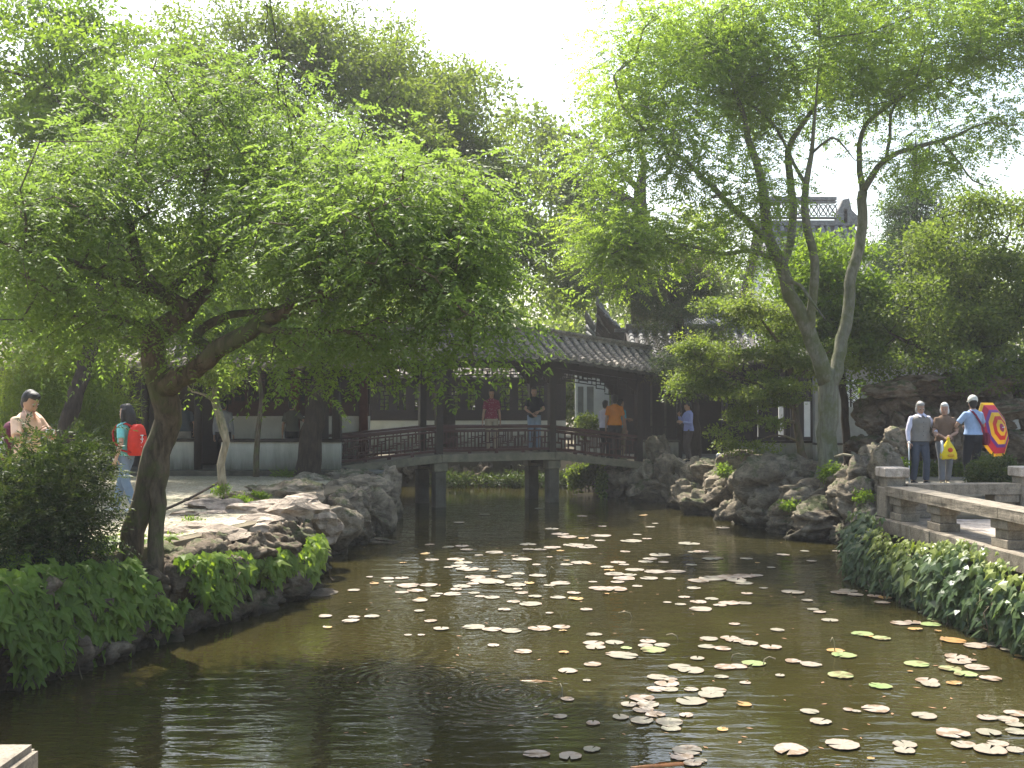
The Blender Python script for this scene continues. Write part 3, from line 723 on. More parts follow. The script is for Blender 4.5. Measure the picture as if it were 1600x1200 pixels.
corner = [hip(-1,-1), hip(1,-1), hip(1,1), hip(-1,1)]
for q in range(4):
    A, B = corner[q], corner[(q+1) % 4]; mb = MB(); K = 14; top = []
    for i in range(15):
        row = []
        for k in range(K+1):
            t = k/K; p = A[i].lerp(B[i], t); dip = 4*t*(1-t)
            f = i/14
            zc = c0.z + (ez-c0.z)*min(1, f*1.3)**.75
            p.z = zc + (p.z-zc)*(1-dip)**1.6; row.append(p)
        top.append(row)
    vs = [p for r in top for p in r] + [p-V((0,0,.1)) for r in top for p in r]; n = K+1; off = 15*n; fs = []
    for i in range(14):
        for k in range(K): fs.append((i*n+k, (i+1)*n+k, (i+1)*n+k+1, i*n+k+1)); fs.append((off+i*n+k, off+i*n+k+1, off+(i+1)*n+k+1, off+(i+1)*n+k))
    for k in range(K): fs.append((14*n+k, off+14*n+k, off+14*n+k+1, 14*n+k+1))
    mb.add(vs, fs); mb.build('roof_bed', MT['tile_pan'], proof)
    for k in range(1, K*2):
        t = k/(K*2); pts = []
        for i in range(3, 15):
            p = A[i].lerp(B[i], t); dip = 4*t*(1-t); f = i/14; zc = c0.z+(ez-c0.z)*min(1, f*1.3)**.75; p.z = zc+(p.z-zc)*(1-dip)**1.6+.02; pts.append(p)
        MB().tube(pts, .07, 6).build('tile_course', MT['tile_grey'], proof)
for sx in (-1, 1):
    for sy in (-1, 1): MB().tube([(c0.x+sx*half*.72, c0.y+sy*1.9, .93), (c0.x+sx*half*.72, c0.y+sy*1.9, ez+.25)], .12, 10).build('column', MT['wood'], pv)
MB().box((c0.x, c0.y-1.9, ez-.1), (half*1.44, .16, .3)).build('beam', MT['wood'], pv)
# ---------------------------------------------------------------- high hall behind the garden
YT = 43.0
hh = thing('high_hall', 'tall hall with grey tiled roof and openwork ridge above the trees', 'hall', (0,0,0))
xl, xr = XP(1180, YT), XP(1342, YT); zr0, zr1, ze = W(0, 352, YT).z, W(0, 311, YT).z, W(0, 445, YT-2.6).z
troof = MB().box(((xl+xr)/2, YT, zr0+.03), (xr-xl, .34, .12)).build('roof', MT['tile_grey'], hh)
roof_plane(troof, [(xl, YT-3.2, ze), (xr-.15, YT-3.2, ze)], (0,1), 3.2, zr0-ze, .3, 'tile_grey', .18, .09, 14)
roof_plane(troof, [(xl, YT+3.2, ze), (xr-.15, YT+3.2, ze)], (0,-1), 3.2, zr0-ze, .3, 'tile_grey', .18, .09, 14)
rdg = MB()
for z, d in ((zr0+.13, .1), (zr0+.3, .06), (zr1-.14, .06), (zr1, .13)): rdg.box(((xl+xr-.9)/2, YT, z), (xr-xl-.9, .3, d))
rdg.box((xr-.55, YT, zr0+.35), (.14, .34, .6)); 
ro = rdg.build('ridge', MT['tile_grey'], troof)
x = xl+.15; k = 0
while x < xr-1.0:
    mb = MB(); c = V((x, YT, (zr0+zr1)/2+.08)); r_ = .17
    mb.tube([c+V((r_*math.cos(a), 0, r_*math.sin(a)*1.35)) for a in [2*math.pi*q/10 for q in range(11)]], .028, 5, False)
    mb.bar(c-V((r_,0,.25)), c+V((r_,0,.25)), .03, .05); mb.bar(c+V((-r_,0,.25)), c+V((r_,0,-.25)), .03, .05)
    link('ridge_fretwork', mb.mesh('ridge_fretwork', MT['tile_grey']), troof); x += .38
mb = MB(); vs = []
for y in (-.17, .17):
    for p in ((0,0), (.95,0), (.9,.25), (.65,.5), (.55,zr1-zr0-.1), (.3,zr1-zr0-.15), (.12,.5)): vs.append((xr-.95+p[0], YT+y, zr0+.1+p[1]))
n = 7; mb.add(vs, [tuple(range(n)), tuple(range(2*n-1, n-1, -1))] + [(i, n+i, n+(i+1) % n, (i+1) % n) for i in range(n)])
mb.build('ridge_end', MT['tile_grey'], troof)
wall_box(hh, xl+.4, xr-.5, YT-2.2, YT+2.2, .93, ze+.3, 'white_clean')
wall_box(hh, xl+.6, xr-.7, YT-2.3, YT-2.21, ze-1.6, ze-.2, 'wood', 'window_band')
# gable triangle
for x in (xl+.5, xr-.6):
    MB().add([(x-.1,YT-2.6,ze+.28),(x-.1,YT+2.6,ze+.28),(x-.1,YT,zr0-.15),(x+.1,YT-2.6,ze+.28),(x+.1,YT+2.6,ze+.28),(x+.1,YT,zr0-.15)], [(0,2,1),(3,4,5),(0,1,4,3),(1,2,5,4),(2,0,3,5)]).build('gable', MT['white_clean'], hh)
# ---------------------------------------------------------------- stones
def rock_mesh(seed, sub=3, planes=16, rough=.12, layered=0.0, hollow=0.0):
    rng = np.random.RandomState(seed); bm = bmesh.new(); bmesh.ops.create_icosphere(bm, subdivisions=sub, radius=1.0)
    PL = [(V(nrm(rng.normal(0, 1, 3))), rng.uniform(.55, .85)) for _ in range(planes)]; off = V(rng.uniform(-50, 50, 3))
    for v in bm.verts:
        p = v.co.copy(); q = p + V((mnoise.noise(p*.9+off), mnoise.noise(p*.9+off+V((9,0,0))), mnoise.noise(p*.9+off+V((0,9,0)))))*.22
        for n_, d in PL:
            e = q.dot(n_)-d
            if e > 0: q -= n_*(e*.92)
        f = mnoise.fractal(p*2.2+off, .9, 2.1, 5); q += p.normalized()*(f*rough)
        if layered:
            zz = q.z*5.5+mnoise.noise(p*1.5+off)*1.2; q += V((p.x, p.y, 0))*(-layered*abs(math.sin(zz))**6)
        if hollow:
            c = mnoise.noise(p*1.9+off*1.3); q -= p.normalized()*(hollow*max(0, c-.12)*2.2)
            c2 = abs(mnoise.noise(p*2.7+off*.7)); q -= p.normalized()*(hollow*.7*max(0, .13-c2)*4)
        v.co = q
    me = bpy.data.meshes.new('rock'); bm.to_mesh(me); bm.free()
    # smooth most, keep sharp facet edges through the fine relief
    return me
ROCKS = {}
for m in ('rock', 'rock_lit', 'rock_dark'):
    ROCKS[m] = []
    for k in range(7):
        if m == 'rock_lit': me = rock_mesh(100+k, 3, 18, .10, .14)
        else: me = rock_mesh({'rock':200,'rock_dark':300}[m]+k, 4, 12, .2, .05, .45); me.polygons.foreach_set('use_smooth', [True]*len(me.polygons))
        me.materials.append(MT[m]); ROCKS[m].append(me)
_rk = [0]
def rock(parent, p, size, m='rock', name='stone', rz=None, tilt=.25, var=None):
    _rk[0] += 1; rng = random.Random(_rk[0]*7+3)
    k = rng.randrange(7) if var is None else var
    o = link(name, ROCKS[m][k], parent, V(p) - (parent.location if parent else V((0,0,0))))
    o.rotation_euler = (rng.uniform(-tilt, tilt), rng.uniform(-tilt, tilt), rng.uniform(0, 6.28) if rz is None else rz)
    o.scale = (size[0]*.62, size[1]*.62, size[2]*.66); return o
def rpx(parent, px, py, Y, w, h, m='rock', depth=None, **kw):
    s = Y/FPX; return rock(parent, W(px, py, Y), (w*s, depth or (w*s+h*s)*.5, h*s), m, rz=random.choice((0, 3.14))+random.uniform(-.35, .35), **kw)
bank = thing('stone_bank', 'rough stone edging along the pebble path with sunlit flat tops', 'stone bank', (-3.4,14,0))
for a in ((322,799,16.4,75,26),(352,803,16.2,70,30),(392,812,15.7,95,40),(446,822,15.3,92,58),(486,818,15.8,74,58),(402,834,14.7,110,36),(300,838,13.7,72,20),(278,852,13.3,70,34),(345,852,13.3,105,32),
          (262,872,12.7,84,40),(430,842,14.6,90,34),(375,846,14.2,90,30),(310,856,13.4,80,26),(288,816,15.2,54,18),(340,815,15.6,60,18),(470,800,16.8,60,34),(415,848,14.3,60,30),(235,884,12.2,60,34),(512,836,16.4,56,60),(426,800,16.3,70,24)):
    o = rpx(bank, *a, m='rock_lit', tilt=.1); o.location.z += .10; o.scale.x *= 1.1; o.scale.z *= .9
for a in ((458,782,18.2,112,46),(538,795,19,76,62),(580,802,20.5,60,70),(560,770,21,100,40),(500,757,22.2,70,30),(600,782,22,48,76),(382,782,17.6,56,30),(555,826,19.4,72,44),(590,822,20.6,52,46),
          (545,748,23.8,96,26),(566,762,22.8,74,36),(522,822,17.8,70,60),(420,768,19.6,60,20),(612,800,23.5,36,60),(606,770,25,40,60),(575,745,25.5,70,36)):
    rpx(bank, *a, m='rock')
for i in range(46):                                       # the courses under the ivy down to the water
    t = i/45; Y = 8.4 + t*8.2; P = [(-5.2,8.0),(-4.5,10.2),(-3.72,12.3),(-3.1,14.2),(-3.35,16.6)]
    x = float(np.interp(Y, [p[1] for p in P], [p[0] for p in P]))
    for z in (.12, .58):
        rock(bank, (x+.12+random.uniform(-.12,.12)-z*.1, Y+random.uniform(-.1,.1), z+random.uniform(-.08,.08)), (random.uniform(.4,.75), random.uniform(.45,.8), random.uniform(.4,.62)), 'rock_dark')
for i in range(16):
    Y = 17+i*.6; P = [(-3.7,16.6),(-3.15,19.5),(-2.9,22.0),(-3.5,25.2),(-4.3,27.5)]; x = float(np.interp(Y, [p[1] for p in P], [p[0] for p in P]))
    for z in (.1, .55): rock(bank, (x+.1+random.uniform(-.15,.15), Y, z), (random.uniform(.5,.9), random.uniform(.5,.9), random.uniform(.45,.7)), 'rock')
def lone(px, py, Y, w, h, m, label, cat='rock', **kw):
    return tag(rpx(None, px, py, Y, w, h, m, name='flat_stone', **kw), label, cat)
lone(588, 848, 19.4, 74, 13, 'rock', 'flat grey stepping stone lying in the water off the rocky point', 'stone', depth=.7, tilt=.04)
lone(497, 925, 14.3, 58, 11, 'rock_lit', 'pale flat stone awash at the tip of the ivy bank', 'stone', depth=.55, tilt=.05)
lone(322, 780, 17.5, 66, 12, 'rock', 'thin dark slab lying on the pebble path by the pale trunk', 'stone', depth=.6, tilt=.03)
# far bank under the bridge
fb = thing('far_bank', 'low shadowed stone edging under the hall across the water', 'stone bank', (-1,33,0))
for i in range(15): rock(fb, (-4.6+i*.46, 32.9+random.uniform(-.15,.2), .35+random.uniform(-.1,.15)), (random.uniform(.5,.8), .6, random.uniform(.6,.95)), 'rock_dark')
# rockery on the far shore, from the bridge foot to the stone terrace
rk = thing('rockery', 'craggy grey rockery along the shore below the vase-shaped tree', 'rockery', (5,22,0))
for a in ((1010,747,28.2,58,52),(1050,748,27.2,52,60),(1090,752,26.2,58,64),(1122,772,24.7,58,70),(1020,768,27.6,66,42),(1075,777,25.6,66,48),(972,752,28.7,50,60),(1100,792,24.4,66,40),(985,775,28.6,50,30),
          (1160,717,24.2,64,34),(1178,790,22.2,66,70),(1142,802,23.2,50,50),(1195,806,21.7,70,50),(1278,772,20.7,104,54),(1252,794,20.6,90,58),(1296,806,19.9,112,62),(1232,818,20.9,70,50),
          (1322,772,19.6,60,50),(1345,792,19.1,70,70),(1352,742,19.6,60,56),(1376,716,20.2,64,46),(1322,748,20.2,60,48),(1172,824,22.4,60,34),(1284,828,19.9,100,44),(1212,784,21.6,70,52),
          (1150,748,24.2,54,46),(1122,738,25.6,70,38),(1355,822,18.7,50,60),(1325,832,19.2,60,46),(1140,770,24,70,50),(1250,760,21.6,80,50),(1190,755,23,80,50),(1400,700,20.6,50,50),(1385,745,18.9,50,70)):
    rpx(rk, *a, m='rock')
lab = tag(rpx(None, 1222, 748, 22.0, 128, 74, 'rock', var=0, name='crag'), 'largest pale crag leaning out of the rockery beside the smooth trunk', 'rock')
tag(rpx(None, 1030, 708, 29.0, 40, 44, 'rock', name='boulder'), 'brown boulder against the low white wall at the bridge foot', 'rock')
# tall rockwork behind the walkers
rw = thing('rockwork_wall', 'tall piled rockwork with dark hollows behind the three walkers', 'rockery', (9,23.5,0))
for row in range(6):
    for col in range(11):
        px = 1352 + col*28 + random.uniform(-12, 12) + (row % 2)*14; py = 745 - row*27 + random.uniform(-9, 9)
        if row == 5 and col < 2: continue
        if random.random() < .16 and 0 < row < 5: continue
        Y = 23.4 + random.uniform(-.35, .45) + (0.45 if row > 3 else 0)
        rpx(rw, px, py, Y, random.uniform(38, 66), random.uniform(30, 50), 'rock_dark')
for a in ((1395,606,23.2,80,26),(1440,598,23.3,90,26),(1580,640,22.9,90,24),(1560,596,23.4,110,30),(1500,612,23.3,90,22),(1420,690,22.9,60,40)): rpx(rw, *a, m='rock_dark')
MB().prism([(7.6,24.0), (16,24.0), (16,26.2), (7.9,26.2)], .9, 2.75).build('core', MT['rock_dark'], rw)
# ---------------------------------------------------------------- stone terrace rail and deck
dk = thing('stone_terrace', 'granite slab terrace edge hung with ivy at the pond side', 'terrace', (5.4,12,0))
inv = V((-5.4,-12,0))
E0, E1 = V((5.22,15.25,0)), V((5.62,8.6,0)); ED = (E1-E0).normalized(); EN = V((-ED.y, ED.x, 0))      # EN points inland
if EN.x < 0: EN = -EN
ZD = .92
cuts = [0, 1.75, 3.1, 4.7, 6.6, 8.6]
for a, b in zip(cuts[:-1], cuts[1:]):
    p, q = E0+ED*(a+.006), E0+ED*(b-.006)
    poly = [p, q, q+EN*.62, p+EN*.62]; poly = [(v.x-5.4, v.y-12) for v in poly]
    bevel(MB().prism(poly, ZD-.2, ZD).build('edge_slab', MT['granite'], dk), .012)
p, q = E0+ED*.02+EN*.63, E0+ED*8.6+EN*.63
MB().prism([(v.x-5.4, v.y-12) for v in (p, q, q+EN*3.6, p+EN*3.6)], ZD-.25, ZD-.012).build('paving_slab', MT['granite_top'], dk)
p, q = E0+ED*.05+EN*.14, E0+ED*8.6+EN*.14
MB().prism([(v.x-5.4, v.y-12) for v in (p, q, q+EN*.5, p+EN*.5)], -.8, ZD-.21).build('retaining_wall', MT['pier'], dk)
p = E0+EN*.12; q = E0+EN*4.0; MB().prism([(v.x-5.4, v.y-12) for v in (p, p+ED*.5, q+ED*.5, q)], -.8, ZD-.26).build('retaining_wall', MT['pier'], dk)
tag(bevel(MB().box((6.02,18.35,-.05), (.22,.3,1.35)).build('stone_pier', MT['granite'], None), .02), 'squared stone pier standing in the water at the rockery corner', 'stone pier')
def bench_post(name_loc, label):
    t = thing('rail_post', label, 'stone post', name_loc)
    bevel(MB().box((0,0,.215), (.33,.33,.43)).build('shaft', MT['granite'], t), .012)
    bevel(MB().box((0,0,.50), (.27,.27,.15)).build('neck', MT['granite'], t), .006)
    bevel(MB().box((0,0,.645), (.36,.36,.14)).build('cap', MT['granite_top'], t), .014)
    t.rotation_euler.z = math.atan2(ED.y, ED.x)+math.pi/2; return t
P0 = E0+EN*.22+ED*.12
bench_post((P0.x, P0.y, ZD), 'square granite post with moulded cap where the two stone rails meet')
P1 = V(W(1603, 765, 15.3)); bench_post((P1.x, P1.y, ZD), 'square granite post at the far end of the short stone rail beside the round bush')
def baluster(parent, p, rz):
    mb = MB(); c = p
    mb.box((c.x, c.y, ZD+.05), (.27,.36,.10), rz); mb.box((c.x, c.y, ZD+.155), (.21,.29,.11), rz); mb.box((c.x, c.y, ZD+.265), (.28,.37,.11), rz)
    return bevel(mb.build('baluster', MT['granite'], parent), .008)
rz = math.atan2(ED.y, ED.x)+math.pi/2
b1 = thing('stone_bench_rail', 'long low granite rail of slabs on squat balusters above the ivy', 'stone rail', (0,0,0))
def slab(parent, a, b, w, z, h, jag=0):
    o = MB().bar(V((a.x,a.y,z+h/2)), V((b.x,b.y,z+h/2)), w, h).build('rail_slab', MT['granite'], parent)
    bm = bmesh.new(); bm.from_mesh(o.data); bmesh.ops.subdivide_edges(bm, edges=bm.edges, cuts=7, use_grid_fill=True)
    for v in bm.verts:
        d = mnoise.fractal(v.co*6, 1, 2, 4)*.012
        v.co += V((EN.x*d*(1 if v.co.z < z+h-.01 else .4), EN.y*d, d*.5 if v.co.z < z+.01 else 0))
    bm.to_mesh(o.data); bm.free(); o.data.update()
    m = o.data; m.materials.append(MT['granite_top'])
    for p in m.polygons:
        if p.normal.z > .8: p.material_index = 1  # upward faces take the granite with sunlight painted in
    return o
ZR = ZD+.325
L0, L1, L2, L3 = .27, 1.62, 3.35, 8.4
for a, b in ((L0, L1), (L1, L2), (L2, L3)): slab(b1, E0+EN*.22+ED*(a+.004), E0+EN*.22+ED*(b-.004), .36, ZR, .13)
for s in (.52, 1.68, 3.3, 4.9, 6.5, 8.1): baluster(b1, E0+EN*.22+ED*s, rz)
b2 = thing('stone_bench_rail', 'short granite rail crossing between the two capped posts', 'stone rail', (0,0,0))
d = (P1-P0).normalized(); a, b = P0+d*.19, P1-d*.19
slab(b2, V((a.x,a.y,0)), V((b.x,b.y,0)), .32, ZR, .15)
for f in (.12, .88): baluster(b2, V((a.x,a.y,0)).lerp(V((b.x,b.y,0)), f), math.atan2(d.y, d.x)+math.pi/2)
# ---------------------------------------------------------------- trees
M_ = MT
# leaning wingnut on the ivy bank
T1 = [
 [(196,885,11.6,.145),(209,825,11.6,.128),(228,765,11.6,.13),(246,705,11.6,.145),(259,660,11.6,.15),(257,614,11.5,.15),(246,580,11.45,.14),(238,545,11.4,.13),(243,522,11.4,.12),(270,502,11.4,.115),(296,484,11.4,.105)],
 [(240,900,11.4,.095),(243,845,11.45,.085),(246,790,11.5,.085),(251,740,11.55,.09),(258,690,11.6,.10)],
 [(296,484,11.4,.10),(270,470,11.3,.085),(247,456,11.2,.08),(222,425,11.1,.07),(211,390,11.0,.05),(205,350,10.9,.03)],
 [(247,456,11.2,.07),(222,448,11.0,.06),(174,433,10.7,.045),(129,416,10.4,.035),(85,402,10.1,.022),(40,392,9.9,.012)],
 [(296,484,11.4,.085),(315,461,11.6,.08),(331,441,11.7,.075),(318,416,11.8,.05),(313,380,11.9,.03),(316,320,12,.018)],
 [(264,456,11.3,.06),(315,416,11.6,.055),(343,394,11.7,.05),(382,360,11.9,.04),(416,322,12,.032),(467,298,12.2,.02),(520,270,12.3,.01)],
 [(256,606,11.45,.13),(280,592,11.3,.115),(315,570,11.2,.105),(343,548,11.1,.1),(394,518,11.0,.09),(410,500,11.0,.085),(440,488,10.9,.08),(478,472,10.8,.075),(523,450,10.7,.06),(545,415,10.6,.045),(600,402,10.4,.03),(680,395,10.3,.015)],
 [(343,548,11.1,.07),(309,534,11.3,.06),(318,512,11.4,.055),(360,492,11.6,.045),(427,484,11.8,.035),(500,470,12,.02)],
 [(405,510,11,.06),(430,517,10.8,.04),(484,517,10.5,.03),(560,520,10.2,.02),(640,540,10,.012)],
 [(240,530,11.4,.05),(214,506,11.2,.035),(174,495,11,.022),(120,490,10.8,.01)],
 [(523,450,10.7,.05),(590,440,10.4,.04),(660,450,10.1,.03),(730,470,9.9,.02),(790,490,9.8,.01)],
]
e1 = [(130,330,10.8,150,70,1.5,1.0),(280,270,11.6,170,90,1.7,1.1),(430,230,12,150,90,1.6,1),(560,300,11.2,150,90,1.6,1.1),(420,360,11.2,140,60,1.5,1),(100,430,10.2,110,45,1.1,.9),(560,400,10.5,130,60,1.3,1.1),
      (660,400,10.2,110,80,1.2,1.1),(740,420,10,90,70,1.0,.9),(630,490,10,80,50,1.0,.8),(670,520,9.8,38,34,.6,.4),(770,505,9.9,50,26,.6,.6),(715,515,9.9,40,30,.6,.5),(560,520,10.4,60,40,.8,.7),(800,440,9.9,55,32,.7,.6),(845,425,9.9,35,25,.5,.3),(300,170,11.8,130,50,1.4,.6),(20,330,10.3,70,70,1.2,.7),
      (460,555,10.8,40,30,.5,.4),(620,330,10.6,150,80,1.3,.8),(728,590,9.7,14,36,.3,.2),(150,500,10.8,80,25,.8,.5),(350,540,11.3,60,18,.6,.35),(470,550,11,40,20,.5,.35),(60,520,10,70,30,.8,.5),(250,420,11.2,90,30,1,.5)]
tree('wingnut_tree', 'leaning forked tree on the ivy bank with a wide weeping crown of long leaflets', 'tree', T1, e1, 1050, M_['bark_brown'], M_['leaf_near'], ('pinnate', 10, 7, .31, .064, .028, .5, .34), 1, bf=.25, clump=(190, .5, .45))
# vase-shaped locust rising from the rockery
T2 = [
 [(1290,765,21.2,0.252),(1291,720,21.2,0.206),(1294,660,21.2,0.197),(1296,610,21.2,0.202),(1291,575,21.2,0.168)],
 [(1292,600,21.2,0.168),(1280,555,21.1,0.160),(1262,515,21.1,0.151),(1236,462,21,0.139),(1222,415,21,0.126),(1200,370,20.9,0.109),(1195,320,20.8,0.101),(1187,270,20.7,0.084),(1170,220,20.6,0.067),(1158,170,20.5,0.046),(1140,120,20.4,0.025),(1135,60,20.3,0.013)],
 [(1222,415,21,0.084),(1235,380,21.3,0.084),(1240,340,21.4,0.080),(1235,280,21.5,0.076),(1232,235,21.6,0.067),(1250,200,21.7,0.055),(1285,150,21.8,0.038),(1310,115,21.9,0.025),(1315,50,22,0.013)],
 [(1200,375,20.9,0.076),(1150,330,20.6,0.067),(1100,280,20.3,0.055),(1075,255,20.1,0.042),(1025,220,19.8,0.029),(995,190,19.6,0.018),(975,172,19.5,0.010)],
 [(1212,405,21,0.059),(1170,392,20.6,0.050),(1130,397,20.2,0.042),(1080,385,19.8,0.029),(1040,378,19.5,0.017),(980,385,19.3,0.008)],
 [(1262,520,21.1,0.101),(1271,465,20.9,0.092),(1273,405,20.8,0.088),(1259,345,20.7,0.080),(1260,290,20.6,0.067),(1268,240,20.4,0.046),(1272,200,20.3,0.034),(1276,150,20.2,0.021),(1282,60,20,0.010)],
 [(1260,290,20.6,0.050),(1240,255,20.9,0.038),(1222,215,21.2,0.034),(1195,180,21.3,0.029),(1145,150,21.4,0.024),(1100,142,21.5,0.017),(1040,135,21.5,0.008)],
 [(1268,240,20.4,0.029),(1300,215,20,0.025),(1318,228,19.8,0.018),(1335,250,19.6,0.008)],
 [(1296,610,21.2,0.143),(1306,580,21.2,0.134),(1316,530,21.3,0.126),(1326,480,21.4,0.118),(1331,425,21.5,0.113),(1345,370,21.6,0.105),(1348,300,21.7,0.097)],
 [(1348,300,21.7,0.071),(1342,250,21.9,0.063),(1346,208,22,0.055),(1362,185,22.1,0.046),(1400,155,22.2,0.038),(1422,122,22.3,0.029),(1432,95,22.4,0.021),(1450,55,22.5,0.015),(1475,0,22.6,0.008)],
 [(1348,300,21.7,0.076),(1362,275,21.5,0.071),(1385,247,21.3,0.059),(1430,230,21,0.050),(1470,220,20.8,0.042),(1502,208,20.6,0.029),(1540,192,20.4,0.018),(1590,195,20.3,0.008)],
 [(1385,247,21.3,0.042),(1390,215,21.4,0.038),(1400,160,21.6,0.029),(1475,118,21.8,0.017),(1540,95,22,0.008)],
 [(1470,220,20.8,0.025),(1500,255,20.5,0.021),(1520,282,20.3,0.015),(1548,292,20.2,0.008)],
 [(1230,440,21,0.042),(1250,445,20.5,0.034),(1268,470,20.2,0.025),(1290,500,19.9,0.010)],
]
e2 = [(1090,110,20.6,150,90,2.4,1.0),(1250,70,21,160,100,2.8,1.0),(1420,60,21.6,160,100,2.6,.9),(1560,90,21.4,110,120,2.2,.75),(1010,220,20,100,70,1.8,.8),(1100,320,20,130,60,1.8,1.0),(960,350,19.7,60,50,1.2,.8),
      (1010,390,19.8,80,40,1.3,.9),(1150,210,21.2,100,80,2,.6),(1430,260,20.9,70,45,1.3,.6),(1250,-60,21,200,60,2.4,.6),(1450,-60,21.5,200,60,2.4,.6),(1060,40,20.4,100,60,2,.8),(940,140,19.8,50,50,1.2,.35),(1350,150,21.6,130,60,2,.5),
      (1540,190,20.6,70,40,1.2,.35),(1320,235,20.1,40,25,.8,.12),(1380,350,21.4,50,60,1,.3),(1180,400,20.6,60,30,1,.35),(1590,30,21.6,80,120,2,.6),(920,200,19.6,40,70,1,.3)]
tree('locust_tree', 'tall vase-shaped tree with smooth grey-green trunk and feathery yellow-green crown', 'tree', T2, e2, 1320, M_['bark_grey'], M_['leaf_locust'], ('pinnate', 18, 5, .26, .074, .039, .25, .52), 2, bf=.35, along=.15, clump=(210, .72, .38))
def bg_tree(name, label, trunk, ells, nat, leafm, leaf, seed, barkm='bark_dark', group=None, **kw):
    return tree(name, label, 'tree', trunk, ells, nat, M_[barkm], M_[leafm], leaf, seed, group, **kw)
BGG = 'trees filling the garden behind the pond'
bg_tree('broadleaf_tree', 'tall yellow-green tree with a dark slanting trunk behind the bamboo and photographer', [[(92,720,17.5,.16),(108,660,17.5,.14),(128,585,17.8,.13),(150,500,18.2,.12),(150,380,18.8,.1),(120,250,19.4,.07),(90,150,20,.03)],[(150,400,18.7,.07),(200,300,19.5,.05),(240,200,20,.02)]],
   [(50,110,20,110,90,2,1),(150,110,20.5,100,60,1.8,.9),(40,260,19.5,110,110,2,1),(190,200,20,80,80,1.6,.8),(70,420,19,110,80,1.6,.8),(20,520,18.5,60,50,1.2,.5),(95,40,20.5,50,30,1,.4)], 430, 'leaf_lime', ('leafy', 100, .12, .055, .5, .6, .8), 3, group=BGG, clump=(70, 1.0, .5))
bg_tree('broadleaf_tree', 'broad tree with a leaning dark trunk rising in front of the gallery wall', [[(478,752,23.2,.30),(486,690,23.2,.25),(498,610,23.3,.22),(510,520,23.6,.2),(500,400,24.2,.17),(480,280,25,.1),(470,180,25.5,.05)],[(508,500,23.7,.12),(580,380,24.6,.1),(620,260,25.5,.06),(640,160,26,.02)],[(500,400,24.2,.1),(420,300,25,.07),(360,200,25.6,.03)]],
   [(330,110,25.5,110,60,2.2,1),(470,110,26,110,70,2.4,1),(390,200,25,120,70,2.2,.9),(560,190,26,100,80,2.4,.9),(300,210,25.5,80,70,2,.7),(500,300,25,110,80,2,.8),(620,280,26,80,80,2,.8),(230,110,25.5,50,45,1.4,.4),(400,60,26,70,30,1.3,.4),(330,330,25,90,60,1.6,.6),(540,90,26.5,80,45,2,.9),(610,60,27,55,32,1.6,.6),(200,180,25,80,70,1.8,.6)], 760, 'leaf_mid', ('leafy', 110, .12, .055, .55, .6, .8), 4, group=BGG, clump=(100, 1.15, .5))
bg_tree('broadleaf_tree', 'tall rounded tree whose top reaches highest above the footbridge roof', [[(700,700,31,.3),(690,560,31,.28),(690,440,31,.25),(680,300,31,.2),(660,180,31,.1),(640,90,31,.04)],[(690,420,31,.15),(760,320,31,.1),(790,240,31,.04)]],
   [(615,80,31,50,42,1.6,.7),(640,150,31,80,55,2.2,1),(690,200,31,75,75,2.4,1),(740,250,31,70,70,2.2,1),(780,330,31,70,70,2.2,1),(700,330,31,90,80,2.4,.9),(830,400,31,55,60,1.8,.7),(760,440,31,90,60,2,.7),(840,320,31,30,50,1.2,.4),(660,420,31,80,60,2,.6)], 600, 'leaf_mid', ('leafy', 105, .15, .075, .65, .6, .8), 5, group=BGG, clump=(100, 1.3, .55))
# catalpa with hanging pods
cat_t = bg_tree('catalpa_tree', 'thin pale tree with dangling pods and a crooked dark bough beyond the bridge roof', [[(1000,640,38,.3),(1000,480,38,.3),(1003,380,38,.28),(1000,300,38,.22),(1005,250,38,.1),(980,170,38,.03)],[(1000,330,38,.2),(965,302,37.6,.18),(930,292,37.3,.15),(890,287,37,.12),(862,290,36.8,.07),(840,300,36.6,.03)],[(1000,300,38,.12),(930,230,38,.08),(860,200,38,.03)]],
   [(830,210,37.5,40,55,1.6,.35),(880,260,37.3,60,60,1.8,.6),(860,340,37,50,50,1.6,.5),(930,330,37.5,60,60,1.8,.8),(900,420,37.5,50,70,1.8,.9),(930,180,38,50,50,1.6,.3),(960,400,37.8,50,60,1.8,.7),(860,450,37,30,40,1.2,.5)], 300, 'leaf_mid', ('leafy', 42, .2, .13, .75, .8, .6), 6, group=BGG)
mb = MB(); rr_ = np.random.RandomState(5)
for p in in_ell([(830,220,37.5,45,50,1.4,1),(880,250,37.3,60,60,1.6,1),(900,360,37.3,60,60,1.6,1),(860,360,37,40,60,1.2,.8)], 420, rr_, .1):
    L = rr_.uniform(.25,.6); q = V(p); mb.add([q+V((-.012,0,0)), q+V((.012,0,0)), q+V((.012,.01,-L)), q+V((-.012,.01,-L))], [(0,1,2,3)])
pods = mb.build('pod', M_['leaf_olive'], None); pods.parent = cat_t; pods.location = -cat_t.location
pods.data.attributes.new('tint', 'FLOAT', 'FACE'); pods['kind'] = 'stuff'
